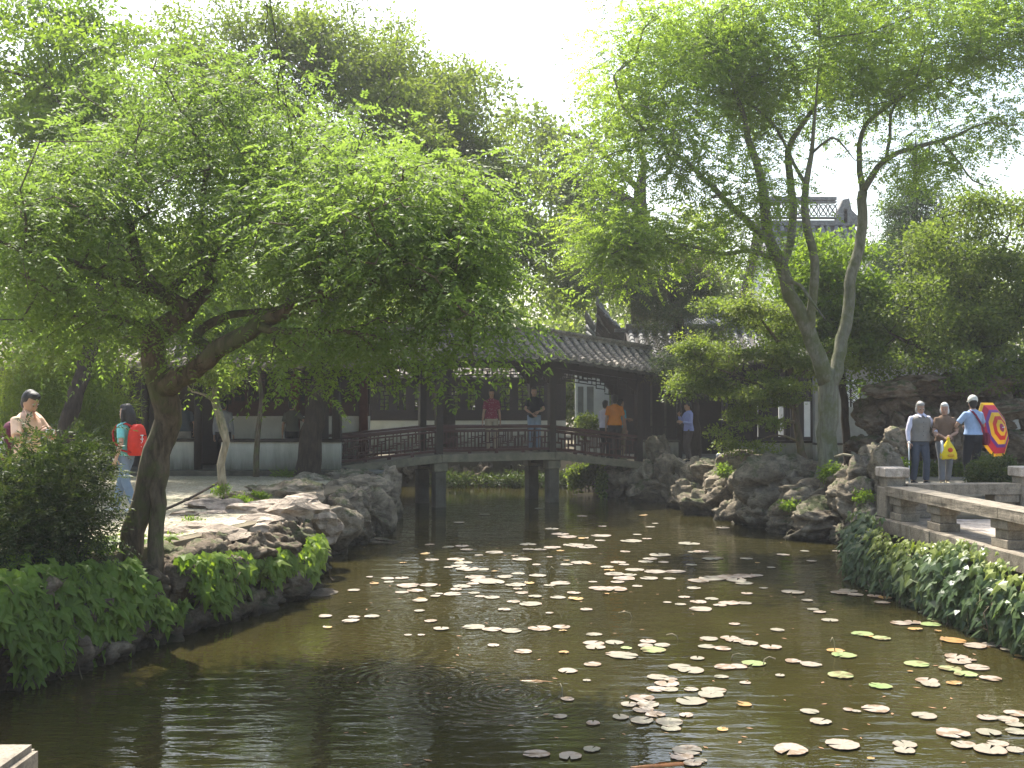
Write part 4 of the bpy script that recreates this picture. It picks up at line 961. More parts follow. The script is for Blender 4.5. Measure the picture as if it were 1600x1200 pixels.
bg_tree('juniper_tree', 'dark ragged juniper drooping over the end of the bridge roof', [[(1085,735,29.3,.2),(1082,640,29.2,.18),(1070,560,29.2,.17),(1055,480,29.4,.14),(1040,420,29.6,.08),(1030,380,29.6,.03)],[(1075,580,29.2,.1),(1050,565,28.4,.06),(1025,590,27.9,.02)]],
   [(960,440,30,60,35,1.2,.9),(1020,425,29.8,70,40,1.4,1),(1035,490,29.6,45,36,1.0,1),(1070,450,29.6,70,50,1.4,1),(1110,400,29.8,50,50,1.2,.7),(1062,525,29.2,45,38,1,1.1),(1045,575,28,38,32,.8,1.0),(1085,570,28.6,45,45,1,.9),(1030,600,27.8,22,22,.5,.5),(1110,520,29.4,50,50,1.2,.8)], 420, 'needle', ('leafy', 190, .12, .017, .42, .75, .2), 7, group='conifers behind the pond', bf=.2, clump=(75, .5, .55))
bg_tree('conifer_tree', 'pointed conical conifer rising behind the vase-shaped tree', [[(1425,640,36,.25),(1425,500,36,.22),(1428,380,36,.15),(1430,260,36,.06),(1431,215,36,.02)]],
   [(1430,235,36,12,30,.4,.25),(1430,280,36,28,40,.8,.6),(1440,340,36,58,50,1.2,1),(1430,400,36,66,50,1.6,1.2),(1440,470,36,80,60,1.8,1.3),(1370,500,36,50,70,1.4,.8)], 380, 'conifer', ('leafy', 150, .16, .04, .55, .9, .3), 8, group='conifers behind the pond', bf=.15)
bg_tree('broadleaf_tree', 'spreading dark glossy tree overhanging the piled rockwork', [[(1560,735,25.6,.2),(1550,650,25.2,.18),(1540,590,25,.15),(1535,540,25,.13),(1510,480,25,.1),(1490,420,25,.06),(1480,360,25,.02)],[(1538,560,25,.1),(1575,520,24.8,.08),(1600,470,24.6,.04)],[(1540,590,25,.09),(1480,560,24.4,.07),(1430,540,24,.05),(1390,520,23.8,.02)],[(1510,480,25,.06),(1550,420,24.8,.04),(1580,360,24.6,.015)],[(1545,630,25,.07),(1500,610,24.2,.05),(1450,600,23.6,.03),(1420,590,23.4,.012)]],
   [(1530,340,24.8,70,45,1.6,.8),(1590,370,24.6,60,60,1.6,.9),(1460,420,24.6,60,50,1.6,.9),(1540,430,24.8,80,50,1.8,1),(1420,490,24,60,45,1.4,.9),(1500,510,24.2,80,40,1.6,1),(1590,500,24.2,50,50,1.4,.9),(1420,560,23.5,60,30,1.1,.9),(1500,580,23.5,70,25,1.2,.8),(1575,575,23.6,60,28,1.2,.8),(1380,540,23.6,35,35,1,.6),(1470,610,23.2,50,16,.8,.4),(1640,420,24.6,50,100,1.6,.8)], 620, 'leaf_olive', ('leafy', 82, .1, .05, .48, .6, .7), 9, group=BGG, tint0=(.1,.75), clump=(110, .75, .4))
bg_tree('maple_tree', 'bright lime-green young maple glowing behind the fork of the smooth trunk', [[(1325,730,25.2,.1),(1320,640,25.2,.09),(1312,560,25.2,.08),(1300,480,25.2,.05),(1290,410,25.2,.02)]],
   [(1290,400,25.2,60,40,1.4,.8),(1250,430,25,60,40,1.3,.8),(1300,470,25,65,45,1.4,1),(1240,500,25,45,45,1.2,.8),(1330,530,25,50,45,1.2,.8),(1290,550,25,45,30,1,.5),(1350,460,25.4,40,40,1,.6),(1350,590,25,35,25,.8,.4)], 330, 'leaf_lime', ('leafy', 95, .12, .055, .5, .45, .9), 10)
bg_tree('layered_shrub_tree', 'low tiered tree of small olive leaves spreading over the grey rockery', [[(1262,738,23.4,.1),(1250,690,23.4,.085),(1243,645,23.4,.075),(1240,600,23.4,.07),(1225,550,23.3,.05),(1190,500,23.2,.025)],[(1243,640,23.4,.05),(1205,612,23,.04),(1160,590,22.7,.025),(1100,570,22.5,.01)],[(1244,660,23.4,.04),(1200,655,22.8,.03),(1150,660,22.4,.015)],[(1240,600,23.4,.04),(1280,560,23.2,.03),(1310,540,23.2,.012)],[(1248,690,23.4,.03),(1215,680,23,.02),(1180,690,22.6,.012)]],
   [(1150,480,23.2,70,26,1.0,.9),(1210,500,23.2,60,30,1.0,.8),(1120,545,22.8,60,24,.9,.9),(1190,560,23,80,24,1.1,.9),(1105,598,22.6,45,18,.8,.8),(1180,605,22.8,70,22,1,.9),(1088,618,22.4,22,9,.4,.3),(1150,664,22.4,40,20,.8,.8),(1190,655,22.5,55,22,.8,.8),(1150,690,22.3,45,16,.6,.6),(1265,560,23.3,50,26,.9,.6),(1250,620,23.2,50,22,.8,.4),(1310,570,23,40,30,.8,.5)], 520, 'leaf_olive', ('leafy', 85, .07, .036, .3, .42, 1.0), 11, 'bark_brown', bf=.35, tint0=(.2,.95), clump=(75, .45, .35))
bg_tree('crape_tree', 'slim pale fluted trunk with a small tuft of leaves standing on the path', [[(348,768,17.2,.075),(346,725,17.2,.065),(352,690,17.2,.06),(348,660,17.2,.055),(342,640,17.2,.05),(336,615,17.2,.045),(338,595,17.2,.03),(345,570,17.2,.012)],[(340,632,17.2,.03),(322,618,17.1,.025),(300,612,17,.012)],[(352,690,17.2,.035),(340,655,17.3,.03),(330,620,17.3,.02)]],
   [(335,580,17.2,34,18,.5,1),(365,592,17.2,22,14,.35,.6),(310,590,17,22,14,.4,.6),(350,610,17.1,18,12,.3,.4),(265,600,17,12,8,.2,.2)], 60, 'leaf_mid', ('leafy', 70, .055, .028, .2, .6, .9), 12, 'bark_pale', tint0=(.4,1.0))
bg_tree('young_tree', 'bright low tree leafing in front of the gallery eave', [[(400,745,22.4,.07),(402,690,22.4,.06),(408,620,22.4,.05),(400,540,22.4,.03),(395,480,22.4,.012)]],
   [(260,530,22.0,60,26,1,.7),(400,520,22.4,70,30,1.2,.9),(330,500,22.4,70,30,1.2,.9),(200,500,21.5,60,40,1.2,.8),(460,540,22.4,50,26,.9,.7),(560,540,22.6,50,30,1,.6),(120,540,21.5,50,40,1,.6)], 330, 'leaf_lime', ('leafy', 70, .1, .045, .42, .5, .9), 41, 'bark_brown')
for lab, x0, sd in (('dense tree closing the view above the gallery roof', 120, 51), ('dense tree standing behind the gallery and the bridge end', 450, 52)):
    bg_tree('broadleaf_tree', lab, [[(x0,690,30.5,.2),(x0+5,560,30.5,.18),(x0,440,30.5,.12),(x0-5,340,30.5,.04)]],
       [(x0-100,420,30.5,110,80,1.8,1),(x0+60,400,30.5,110,80,1.8,1),(x0-20,500,30.3,150,50,1.5,.9),(x0+110,480,30.3,70,50,1.4,.6),(x0-20,340,30.6,120,50,1.6,.7)], 420, 'leaf_lime', ('leafy', 58, .17, .08, .7, .6, .8), sd, group=BGG, clump=(80, 1.0, .55))
# low thickets
def thicket(name, label, cat, ells, n, leafm, leaf, seed, stems=14, barkm='bark_dark', base=None, tint0=(.1,.9), kind=None):
    rng = np.random.RandomState(seed); e0 = ells[0]
    gz = base if base is not None else .93
    c = np.array(W(e0[0], e0[1], e0[2])); c[2] = gz
    root = thing(name, label, cat, tuple(c)); pts = in_ell(ells, n, rng, .25); pts = pts[pts[:, 2] > gz+.04]; n = len(pts)
    tint = rng.uniform(*tint0, n)
    if leaf[0] == 'pinnate':
        _, per, k, Rl, L, Wd, droop, rad = leaf; b = np.repeat(pts-c, per, 0); o = rng.normal(0, 1, b.shape)*rad*.5
        d = o/rad + (b-np.array([0,0,(pts[:,2].mean()-gz)*.3]))*.5 + rng.normal(0, .4, b.shape)
        q, t = sprays(b+o, d, rng.uniform(.7,1.2,len(b))*Rl, k, L, Wd, droop, np.repeat(tint, per), rng)
    else:
        _, per, L, Wd, rad, flat, updir = leaf; q, t = scatter(pts-c, rng.uniform(.6,1.25,n)*rad, per, L, Wd, tint, rng, flat, updir)
    link('foliage', quads_mesh('foliage', q, t, M_[leafm]), root)
    E = []
    for i in rng.choice(n, min(stems, n), False):
        p = pts[i]-c; b = np.array([p[0]*.45+rng.normal(0,.05), p[1]*.45, 0]); m = (b+p)/2+rng.normal(0,.05,3); E += [(b, m, .014, .011), (m, p, .011, .005)]
    if E: link('stem', edges_mesh('stem', E, M_[barkm], 5), root)
    return root
thicket('nandina_bush', 'dark dense nandina bush on the bank in front of the photographer', 'bush', [(80,765,10.9,75,60,.7,1),(40,810,10.6,80,60,.7,1),(105,805,10.8,50,50,.5,.8),(85,710,11.0,50,25,.5,.6),(20,750,10.8,40,45,.5,.5),(90,850,10.6,60,30,.5,.6),(10,860,10.2,50,50,.5,.6)], 400, 'leaf_dark', ('pinnate', 9, 6, .22, .058, .02, .4, .2), 21, 40, base=.8)
thicket('bamboo_clump', 'feathery light green bamboo clump behind the two visitors', 'bamboo', [(60,620,19.5,90,40,1.2,1),(150,640,19.2,50,45,.9,.9),(90,560,20,80,40,1.2,.8),(160,590,19.6,40,30,.8,.6),(20,680,18.8,60,40,.9,.8),(140,690,18.8,50,25,.7,.6)], 420, 'leaf_mid', ('leafy', 90, .13, .016, .42, .8, .3), 22, 50, 'bark_pale', tint0=(.3,1))
thicket('round_bush', 'small clipped round bush beside the granite end post', 'bush', [(1553,742,17.6,40,30,.42,1),(1553,742,17.6,38,28,.4,1)], 240, 'leaf_dark', ('leafy', 60, .05, .026, .12, .8, .8), 23, 10, base=.95, tint0=(.3,1))
thicket('pink_azalea_bush', 'leafy shrub in a gap of the white bay across the water', 'bush', [(917,665,32.6,12,14,.35,1)], 60, 'leaf_mid', ('leafy', 60, .1, .05, .25, .8, .6), 24, 8)
thicket('bamboo_screen', 'bright leafy screen glimpsed through the pierced windows of the low hall', 'bamboo', [(600,600,42,80,70,1,1),(720,600,42,80,70,1,1),(850,600,42,80,70,1,1),(940,600,41,50,70,1,1)], 420, 'leaf_mid', ('leafy', 42, .3, .12, .7, .8, .5), 61, 10)
thicket('water_edge_shrub', 'sunlit yellow-green grass and shrubs on the bank seen beneath the footbridge', 'shrub', [(790,752,32.2,50,9,.4,1),(860,748,32.0,50,10,.4,1),(700,750,32.2,50,8,.4,.8)], 90, 'leaf_dark', ('leafy', 60, .14, .03, .3, .8, .4), 25, 10, base=.1)
thicket('hanging_creeper', 'dark creeper trailing to the water beneath the bridge foot', 'creeper', [(925,738,29.5,36,14,.3,1),(905,752,29.4,16,16,.2,.4)], 110, 'leaf_mid', ('leafy', 50, .09, .06, .2, .8, .4), 26, 6, base=.05)
thicket('trailing_vine', 'bright lime strand of vine hanging from the bridge foot to the pond', 'vine', [(941,755,28.3,5,26,.08,1)], 40, 'leaf_lime', ('leafy', 30, .08, .05, .1, 1, .4), 27, 5, base=.02)
thicket('grass_tuft', 'pale arching grass tuft at the foot of the leaning dark trunk', 'grass', [(448,744,23.2,26,6,.25,1)], 40, 'leaf_lime', ('leafy', 40, .16, .012, .16, .5, .2), 28, 0)
thicket('low_hedge', 'low dark leafy planting along the foot of the rockwork behind the walkers', 'hedge', [(1450,735,22.7,60,10,.25,1),(1515,738,22.7,40,12,.25,.8),(1390,735,22.6,20,10,.2,.3)], 130, 'leaf_mid', ('leafy', 50, .08, .03, .18, .7, .7), 29, 6)
thicket('rock_fern', 'bright green weeds growing in the rockery clefts', 'weeds', [(1130,735,23.6,14,8,.15,.6),(1220,735,21.2,0.1,.1,.1,.01),(1300,738,20.2,16,12,.2,.8),(1170,745,22.6,16,8,.15,.6),(1345,775,18.8,14,8,.15,.5),(1240,790,20.3,18,6,.15,.5),(1390,722,19.9,26,8,.2,.6)], 120, 'leaf_lime', ('leafy', 40, .07, .025, .12, .7, .6), 30, 0, base=.1)['kind'] = 'stuff'
thicket('path_weeds', 'small weeds growing between the path edging stones', 'weeds', [(380,782,17.2,14,6,.15,.6),(405,775,17.6,12,5,.12,.4),(300,815,14.6,10,5,.12,.4),(275,845,13,8,6,.12,.4),(345,765,17.0,12,6,.1,.4),(500,862,16.2,16,6,.15,.4)], 80, 'leaf_lime', ('leafy', 40, .06, .02, .1, .6, .6), 31, 0, base=.3)['kind'] = 'stuff'
# far wood closing the view between the buildings
far = []
for i in range(44):
    px = -120 + i*42; far.append((px, 560+random.uniform(-60,50), 50+random.uniform(-4,10), 60, 70, 3, 1))
for px, py in ((0,420),(90,380),(180,420),(260,400),(340,440),(420,420),(560,420),(640,480),(760,480),(860,500),(930,470),(990,430),(1060,380),(1120,440),(1370,440),(1480,470),(1560,450),(1620,480)):
    far.append((px, py, 52+random.uniform(-4,8), 60, 55, 3, .9))
rng = np.random.RandomState(77); pts = in_ell(far, 2300, rng, .1)
q, t = scatter(pts, rng.uniform(.7,1.3,len(pts))*1.0, 42, .34, .17, rng.uniform(.1,.9,len(pts)), rng, .7, .7)
fo = tag(link('distant_wood', quads_mesh('distant_wood', q, t, M_['leaf_mid'])), 'mass of green trees closing the view behind the garden buildings', 'trees', kind='stuff')
# ---------------------------------------------------------------- people
PENDING = []
def remesh_later(o, mb, vox, it=4):
    tmp = link('tmp_body', mb.mesh('tmp_body')); md = tmp.modifiers.new('r', 'REMESH'); md.mode = 'VOXEL'; md.voxel_size = vox; md.use_smooth_shade = True
    sm = tmp.modifiers.new('s', 'SMOOTH'); sm.factor = .5; sm.iterations = it
    PENDING.append((tmp, o))
def finish_bodies():
    bpy.context.view_layer.update(); dg = bpy.context.evaluated_depsgraph_get()
    for tmp, o in PENDING:
        me = bpy.data.meshes.new_from_object(tmp.evaluated_get(dg)); me.name = o.name
        mats = list(o.data.materials); add = o.data
        bm = bmesh.new(); bm.from_mesh(me)
        if len(add.vertices): bm.from_mesh(add)
        n = bpy.data.meshes.new(o.name); bm.to_mesh(n); bm.free()
        for m in mats: n.materials.append(m)
        n.polygons.foreach_set('use_smooth', [True]*len(n.polygons)); o.data = n
    for tmp, o in PENDING: bpy.data.objects.remove(tmp)
    PENDING.clear()
def ik(a, b, l1, l2, pole):
    a, b, pole = V(a), V(b), V(pole); d = b-a; L = min(d.length, (l1+l2)*.998); dn = d.normalized(); b = a + dn*L
    x = (l1*l1 - l2*l2 + L*L)/(2*L); h = math.sqrt(max(0, l1*l1-x*x)); p = pole - dn*pole.dot(dn)
    p = p.normalized() if p.length > 1e-6 else V((0,1,0))
    return a + dn*x + p*h, b
def cloth(name, col, rough=.85): 
    if name not in MT: MT[name] = simple(name, col, rough, .1, 14, .35, 22, .012, .2, 'object')
    return MT[name]
def skin(name='skin', col=(.42,.25,.17)):
    if name not in MT: MT[name] = simple(name, col, .55, .08, 20, .05, 60, .003, .35, 'object')
    return MT[name]
def hand(mb, wr, d, palm, s, curl=.5, thumb=1):
    """palm, four unequal bent fingers, and a thumb leaving the side of the palm; PALM is the direction the palm faces"""
    d = V(d).normalized(); n = V(palm); n = (n - d*n.dot(d)).normalized(); sd = d.cross(n)*thumb
    L = .092*s; rings = []
    for t, hw, ht in ((-.25,.022,.02), (0,.026,.018), (.35,.036,.017), (.75,.040,.015), (1.0,.038,.012)):
        c = wr + d*(L*t); rings.append([c + sd*(hw*s*math.cos(a)) + n*(ht*s*math.sin(a)) for a in [2*math.pi*k/10 for k in range(10)]])
    mb.loft(rings)
    for i, (off, ln) in enumerate(((.029,.068), (.010,.077), (-.010,.072), (-.028,.055))):
        p = wr + d*(L*.9) + sd*(off*s); a = curl*(.5+.08*i); pts = [p]; dd = d.copy()
        for k, f in enumerate((.45,.32,.25)):
            dd = (Matrix.Rotation(a*(.6 if k == 0 else 1.0), 3, d.cross(n)) @ dd) if True else dd
            p = p + dd*(ln*f*s); pts.append(p)
        mb.tube(pts, [.0088*s,.0084*s,.0076*s,.0058*s], 6)
    p = wr + d*(L*.25) + sd*(.03*s); q = p + (d*.5+sd*.75+n*.25).normalized()*.034*s; r = q + (d*.85+sd*.2+n*.45).normalized()*.03*s
    mb.tube([p-sd*.008*s, q, r, r+(d+n*.5).normalized()*.018*s], [.013*s,.0108*s,.0092*s,.0065*s], 6)
def person(label, foot, yaw, H, shirt, trousers, hair=(.012,.01,.009), sleeve='short', wr=None, feet=None, head=(0,0), lean=0.0, girth=1.0, group=None, vox=.0125,
           hairstyle='short', shoe=(.03,.03,.03), palms=None, curls=(.6,.6), hem=.93, skinc=None, elbow=None, collar=None, vest=None, cap=None):
    s = H/1.7; g = girth
    root = thing('person', label, 'person', foot, yaw, group)
    sk = skin(*skinc) if skinc else skin()
    sp = lambda z, lx=0: V((lx, -math.sin(lean)*max(0, z-.9)*1.0, .9+(z-.9)*math.cos(lean)))       # the bent spine
    body = MB(); top = MB(); low = MB(); extra = MB()
    def ring(mb_r, z, rx, ry, n=16, dy=0, power=1.0):
        c = sp(z); out = []
        for k in range(n):
            a = 2*math.pi*k/n; out.append((c + V((rx*math.cos(a), ry*math.sin(a)+dy, 0)))*s)
        mb_r.append(out)
    T = [(.80,.13,.095,0),(.86,.158,.11,.005),(.93,.162,.114,.008),(1.0,.147,.104,0),(1.07,.138,.097,-.004),(1.16,.147,.103,-.006),(1.26,.16,.11,-.006),(1.32,.160,.104,0),(1.37,.135,.088,.006),(1.41,.098,.07,.01),(1.445,.062,.057,.01)]
    rb = []; 
    for z, rx, ry, dy in T: ring(rb, z, rx*g*.96, ry*g*.94, dy=dy)
    body.loft(rb)
    rt = []
    for z, rx, ry, dy in T:
        if hem-.02 <= z < 1.43:
            f = .02 if z < 1.1 else .014; ring(rt, z, rx*g+f+(.012 if z < 1.02 else 0), ry*g+f, dy=dy)
    e = sp(hem); ring(rt2 := [], hem-.015, T[2][1]*g+.036, T[2][2]*g+.032, dy=.006); rt = rt2 + rt
    ring(rt, 1.445, .066, .064, dy=.01)
    top.loft(rt)
    # head and neck
    hy, hp = head; hc = sp(1.47) + V((0,.0,0)); RM = Matrix.Rotation(hy, 3, 'Z') @ Matrix.Rotation(hp, 3, 'X')
    def hd(x, y, z): return (hc + RM @ V((x, y, z)))*s
    body.tube([sp(1.40)*s, sp(1.47)*s, hd(0,-.004,.06)], [.056*s,.051*s,.05*s], 12)
    prof = [(-.012,.026,.03,-.062),(.0,.044,.052,-.042),(.018,.056,.068,-.028),(.045,.064,.082,-.014),(.08,.070,.091,-.006),(.115,.073,.096,0),(.15,.073,.096,.003),(.185,.064,.085,.006),(.213,.045,.062,.008),(.228,.016,.022,.008)]
    hr = []
    for z, rx, ry, dy in prof: hr.append([hd(rx*math.cos(a), ry*math.sin(a)+dy, z+.0) for a in [2*math.pi*k/16 for k in range(16)]])
    body.loft(hr)
    RS = RM
    body.ell(hd(0,-.103,.068), (.013*s,.018*s,.02*s), RS, 8, 6); body.tube([hd(0,-.093,.105), hd(0,-.106,.07)], [.008*s,.012*s], 8)
    for sx in (-1, 1):
        body.ell(hd(sx*.072,.006,.075), (.010*s,.019*s,.03*s), RS, 8, 6); body.ell(hd(sx*.036,-.076,.066), (.02*s,.018*s,.018*s), RS, 8, 6)
    body.ell(hd(0,-.092,.026), (.022*s,.013*s,.011*s), RS, 8, 6)
    # arms
    wr = wr or {}; joints = {}
    for key, sx in (('R', -1), ('L', 1)):
        sh = sp(1.35, sx*.158*min(g, 1.1)); w = V(wr.get(key, (sx*.235, -.02, .83)))
        pole = V((elbow or {}).get(key, (sx*.45, .8, -.25)))
        el, w = ik(sh, w, .285, .245, pole); joints[key] = (sh, el, w)
        body.tube([(sp(1.35, sx*.1))*s, sh*s, sh.lerp(el,.5)*s, el*s, el.lerp(w,.35)*s, w*s, (w+(w-el).normalized()*.02)*s], [.05*s,.05*s,.043*s,.036*s,.038*s,.025*s,.023*s], 12)
        hm = MB(); pd = (palms or {}).get(key, (-sx*1.0, 0, -.05))
        hand(extra, w*s, (w-el), pd, s, curls[0 if key == 'R' else 1], thumb=1 if (w-el).cross(V(pd)).y*0+1 else 1)
        r0, r1 = .064*g**.5, .058*g**.5
        if sleeve == 'short':
            k = sh.lerp(el, .72); top.tube([sp(1.35, sx*.09)*s, sh*s, sh.lerp(el,.4)*s, k*s], [.062*s, r0*s, .06*s, .062*s], 12)
        else:
            k = el.lerp(w, .93); top.tube([sp(1.35, sx*.09)*s, sh*s, sh.lerp(el,.5)*s, el*s, el.lerp(w,.5)*s, k*s], [.062*s, r0*s, r1*s, .05*s, .044*s, .036*s], 12)
    # legs
    feet = feet or {'R': (-.10, .02, 0), 'L': (.10, -.04, 0)}; lows = []
    for key, sx in (('R', -1), ('L', 1)):
        hpj = V((sx*.088, .005, .89)); f = V(feet[key]); an = V((f.x, f.y+.03, f.z+.075)); kn, an = ik(hpj, an, .425, .405, V((sx*.12, -1, 0)))
        tg = g**.5
        body.tube([hpj*s, hpj.lerp(kn,.5)*s, kn*s, kn.lerp(an,.35)*s, an*s, (an-V((0,0,.04)))*s], [.082*s*tg,.07*s*tg,.052*s,.054*s,.036*s,.036*s], 12)
        body.ell((an+V((0,-.06,-.045)))*s, (.038*s,.11*s,.032*s), None, 10, 6)
        low.tube([(hpj+V((0,0,.05)))*s, hpj.lerp(kn,.25)*s, hpj.lerp(kn,.6)*s, kn*s, kn.lerp(an,.5)*s, kn.lerp(an,.97)*s], [.098*s*tg,.097*s*tg,.083*s*tg,.07*s*tg,.066*s*tg,.064*s*tg], 14)
        so = MB(); 
        for (dy, z0, hw, ht) in ((0,0,0,0),): pass
        rg = []
        for y, hw, ht in ((.075,.024,.05),(.05,.037,.062),(0,.040,.075),(-.06,.043,.06),(-.12,.046,.05),(-.165,.036,.036),(-.185,.014,.02)):
            c = an + V((0, y, -.075)); rg.append([(c+V((hw*math.cos(a), 0, max(0, ht*(.5+.62*math.sin(a))) )))*s for a in [2*math.pi*k/10 for k in range(10)]])
        so.loft(rg); so.build('shoe', cloth('shoe_%02d_%02d_%02d' % tuple(int(c*99) for c in shoe), shoe, .6), root)
    rl = []
    for z, rx, ry, dy in T[:4]: ring(rl, z, rx*g+.012, ry*g+.012, dy=dy)
    ring(rl, 1.02, .142*g+.012, .1*g+.012); low.loft(rl)
    bo = link('body', extra.mesh('body', sk), root); remesh_later(bo, body, vox*s)
    tr = link('trousers', MB().mesh('trousers', trousers), root); remesh_later(tr, low, max(vox, .014)*s)
    so = link('shirt', MB().mesh('shirt', shirt), root); remesh_later(so, top, max(vox, .014)*s)
    # eyes, brows, mouth
    dk = cloth('dark_eye', (.015,.011,.01), .3); lip = cloth('lip', (.3,.12,.1), .5)
    for sx in (-1, 1):
        MB().ell(hd(sx*.030,-.0905,.088), (.0115*s,.006*s,.006*s), RS, 8, 6).build('eye', dk, root)
        MB().tube([hd(sx*.018,-.096,.108), hd(sx*.034,-.094,.113), hd(sx*.05,-.082,.107)], .0042*s, 5).build('eyebrow', cloth('brow', tuple(min(1, c*1.5+.01) for c in hair), .8) if hairstyle != 'white' else lip, root)
    MB().ell(hd(0,-.1035,.027), (.022*s,.006*s,.0055*s), RS, 8, 6).build('mouth', lip, root)
    hm = MT.get('hair_%.2f' % hair[0]) or MT.setdefault('hair_%.2f' % hair[0], simple('hair_%.2f' % hair[0], hair, .5, .3, 60, .6, 120, .01, .4, 'object'))
    hb = MB()
    hb.ell(hd(0,.026,.135), (.083*s,.093*s,.108*s), RS, 16, 12)
    hb.ell(hd(0,.045,.075), (.07*s,.062*s,.085*s), RS, 14, 10); hb.ell(hd(0,-.022,.185), (.072*s,.078*s,.052*s), RS, 14, 10)
    if hairstyle in ('bob', 'white'):
        for sx in (-1, 1): hb.ell(hd(sx*.064,.02,.06), (.03*s,.055*s,.075*s), RS, 10, 8)
    if hairstyle == 'long':
        hb.tube([hd(0,.03,.15), hd(0,.075,.06), hd(0,.085,-.06), hd(0,.095,-.17), hd(0,.1,-.26)], [.085*s,.085*s,.083*s,.07*s,.03*s], 14)
        for sx in (-1, 1): hb.tube([hd(sx*.06,.0,.14), hd(sx*.076,-.005,.05), hd(sx*.08,.0,-.05), hd(sx*.07,.02,-.14)], [.04*s,.035*s,.032*s,.014*s], 10)
    ho = link('hair', MB().mesh('hair', hm), root); remesh_later(ho, hb, .009*s, 2)
    if vest:
        vb = MB(); rv = []
        for z, rx, ry, dy in T:
            if .9 <= z < 1.40: ring(rv, z, rx*g+.042, ry*g+.04, dy=dy)
        ring(rv0 := [], hem-.04, T[2][1]*g+.05, T[2][2]*g+.045, dy=.005); rv = rv0+rv; ring(rv, 1.42, .088, .076, dy=.012); vb.loft(rv)
        for sx in (-1, 1): vb.tube([sp(1.28, sx*.1)*s, sp(1.36, sx*.122)*s], [.07*s, .05*s], 12)
        vo = link('vest', MB().mesh('vest', vest), root); remesh_later(vo, vb, .014*s)
        for z in (1.0, 1.09, 1.18, 1.27): MB().ell((sp(z)+V((0,-.158*g,0)))*s, (.008*s,.005*s,.008*s), None, 8, 4).build('button', cloth('dark_eye', (.02,.02,.02)), root)
    if collar:
        cb = MB()
        for sx in (-1, 1):
            a, b, c, d = sp(1.462, sx*.0)*s, sp(1.468, sx*.062)*s, sp(1.40, sx*.10)*s, sp(1.365, sx*.022)*s
            a = a+V((0,-.075*s,-.02*s)); b = b+V((0,-.02*s,0)); c = c+V((0,-.105*s,0)); d = d+V((sx*.02*s,-.142*g*s,.005))
            o = V((0,-.008*s,.006*s)); cb.add([a,b,c,d,a+o,b+o,c+o,d+o], [(0,1,2,3),(7,6,5,4),(0,4,5,1),(1,5,6,2),(2,6,7,3),(3,7,4,0)])
        cb.build('collar', collar, root)
    if cap:
        c2 = MB(); c2.ell(hd(0,.008,.155), (.094*s,.11*s,.105*s), RS, 16, 10)
        c2.loft([[hd(.08*math.cos(a), -.07+(-.095 if k else 0)*1-.02*abs(math.sin(a))*0 - .03*math.sin(a)*(1 if k else .6), .148+dz-(.012 if k else 0)) for a, dz in [(math.pi*j/6, .0) for j in range(7)]+[(math.pi*j/6, -.012) for j in range(6,-1,-1)]] for k in (0, 1)], True, False)
        c2.build('cap', cap, root)
    root['_s'] = s; del root['_s']
    LM = Matrix.Translation(V(foot)) @ Matrix.Rotation(yaw, 4, 'Z')
    return dict(root=root, s=s, M=LM, joints={k: [LM @ (p*s) for p in v] for k, v in joints.items()}, head=lambda x, y, z: LM @ hd(x, y, z), sp=lambda z, x=0, y=0: LM @ ((sp(z, x)+V((0, y, 0)))*s))
Dg = math.radians
def stand(px, py, Y): p = W(px, py, Y); return p
# the three on the terrace
p = stand(1437, 752, 20.5); A1 = person('stooped grey-haired walker in a grey vest leaning on a white cane', (p.x, p.y, .985), Dg(4), 1.60, cloth('pale_lilac_cotton', (.62,.6,.72)), cloth('slate_trousers', (.075,.085,.11)), (.28,.27,.26), 'long',
   wr={'R': (-.30,-.16,.86), 'L': (.25,-.20,1.06)}, elbow={'R': (-.8,.6,-.2), 'L': (.7,.6,-.4)}, head=(Dg(-6), Dg(14)), lean=.06, girth=1.13, hairstyle='bob', vest=cloth('taupe_grey_vest', (.23,.21,.19)), collar=cloth('pale_lilac_cotton', None), hem=.92,
   feet={'R': (-.11,.03,0), 'L': (.11,-.08,0)}, palms={'R': (0,-.2,-1), 'L': (0,.3,-1)}, curls=(1.3,.9), skinc=('skin_warm', (.4,.24,.17)), vox=.0115)
p = stand(1476, 754, 20.45); A2 = person('white-haired walker in a brown top carrying the yellow bag arm in arm', (p.x, p.y, .985), Dg(-4), 1.575, cloth('cocoa_knit', (.17,.11,.075)), cloth('mid_grey_trousers', (.19,.19,.2)), (.6,.6,.58), 'short',
   wr={'R': (-.09,-.25,.99), 'L': (.05,-.25,1.02)}, elbow={'R': (-.8,.5,-.3), 'L': (.8,.5,-.3)}, head=(Dg(-22), Dg(4)), lean=.05, girth=1.02, hairstyle='white', hem=.9,
   feet={'R': (-.08,-.12,0), 'L': (.09,.06,0)}, palms={'R': (.3,.6,-.8), 'L': (-.3,.6,-.8)}, curls=(1.4,1.2), shoe=(.35,.3,.2), skinc=('skin_warm', (.4,.24,.17)), vox=.0115)
p = stand(1521, 755, 20.3); A3 = person('man in a white cap and blue shirt seen from behind with a maroon bag strap', (p.x, p.y, .985), Dg(196), 1.70, cloth('light_blue_shirt', (.3,.4,.58)), cloth('black_trousers', (.016,.017,.022)), (.015,.013,.012), 'short',
   wr={'R': (-.14,-.26,1.1), 'L': (.17,-.27,1.08)}, elbow={'R': (-.9,.3,-.5), 'L': (.9,.3,-.5)}, head=(Dg(-28), Dg(2)), girth=1.05, cap=cloth('off_white_cap', (.62,.6,.53)), hem=.97, feet={'R': (-.09,.02,0), 'L': (.09,-.02,0)}, curls=(1.2,1.2), vox=.0115)
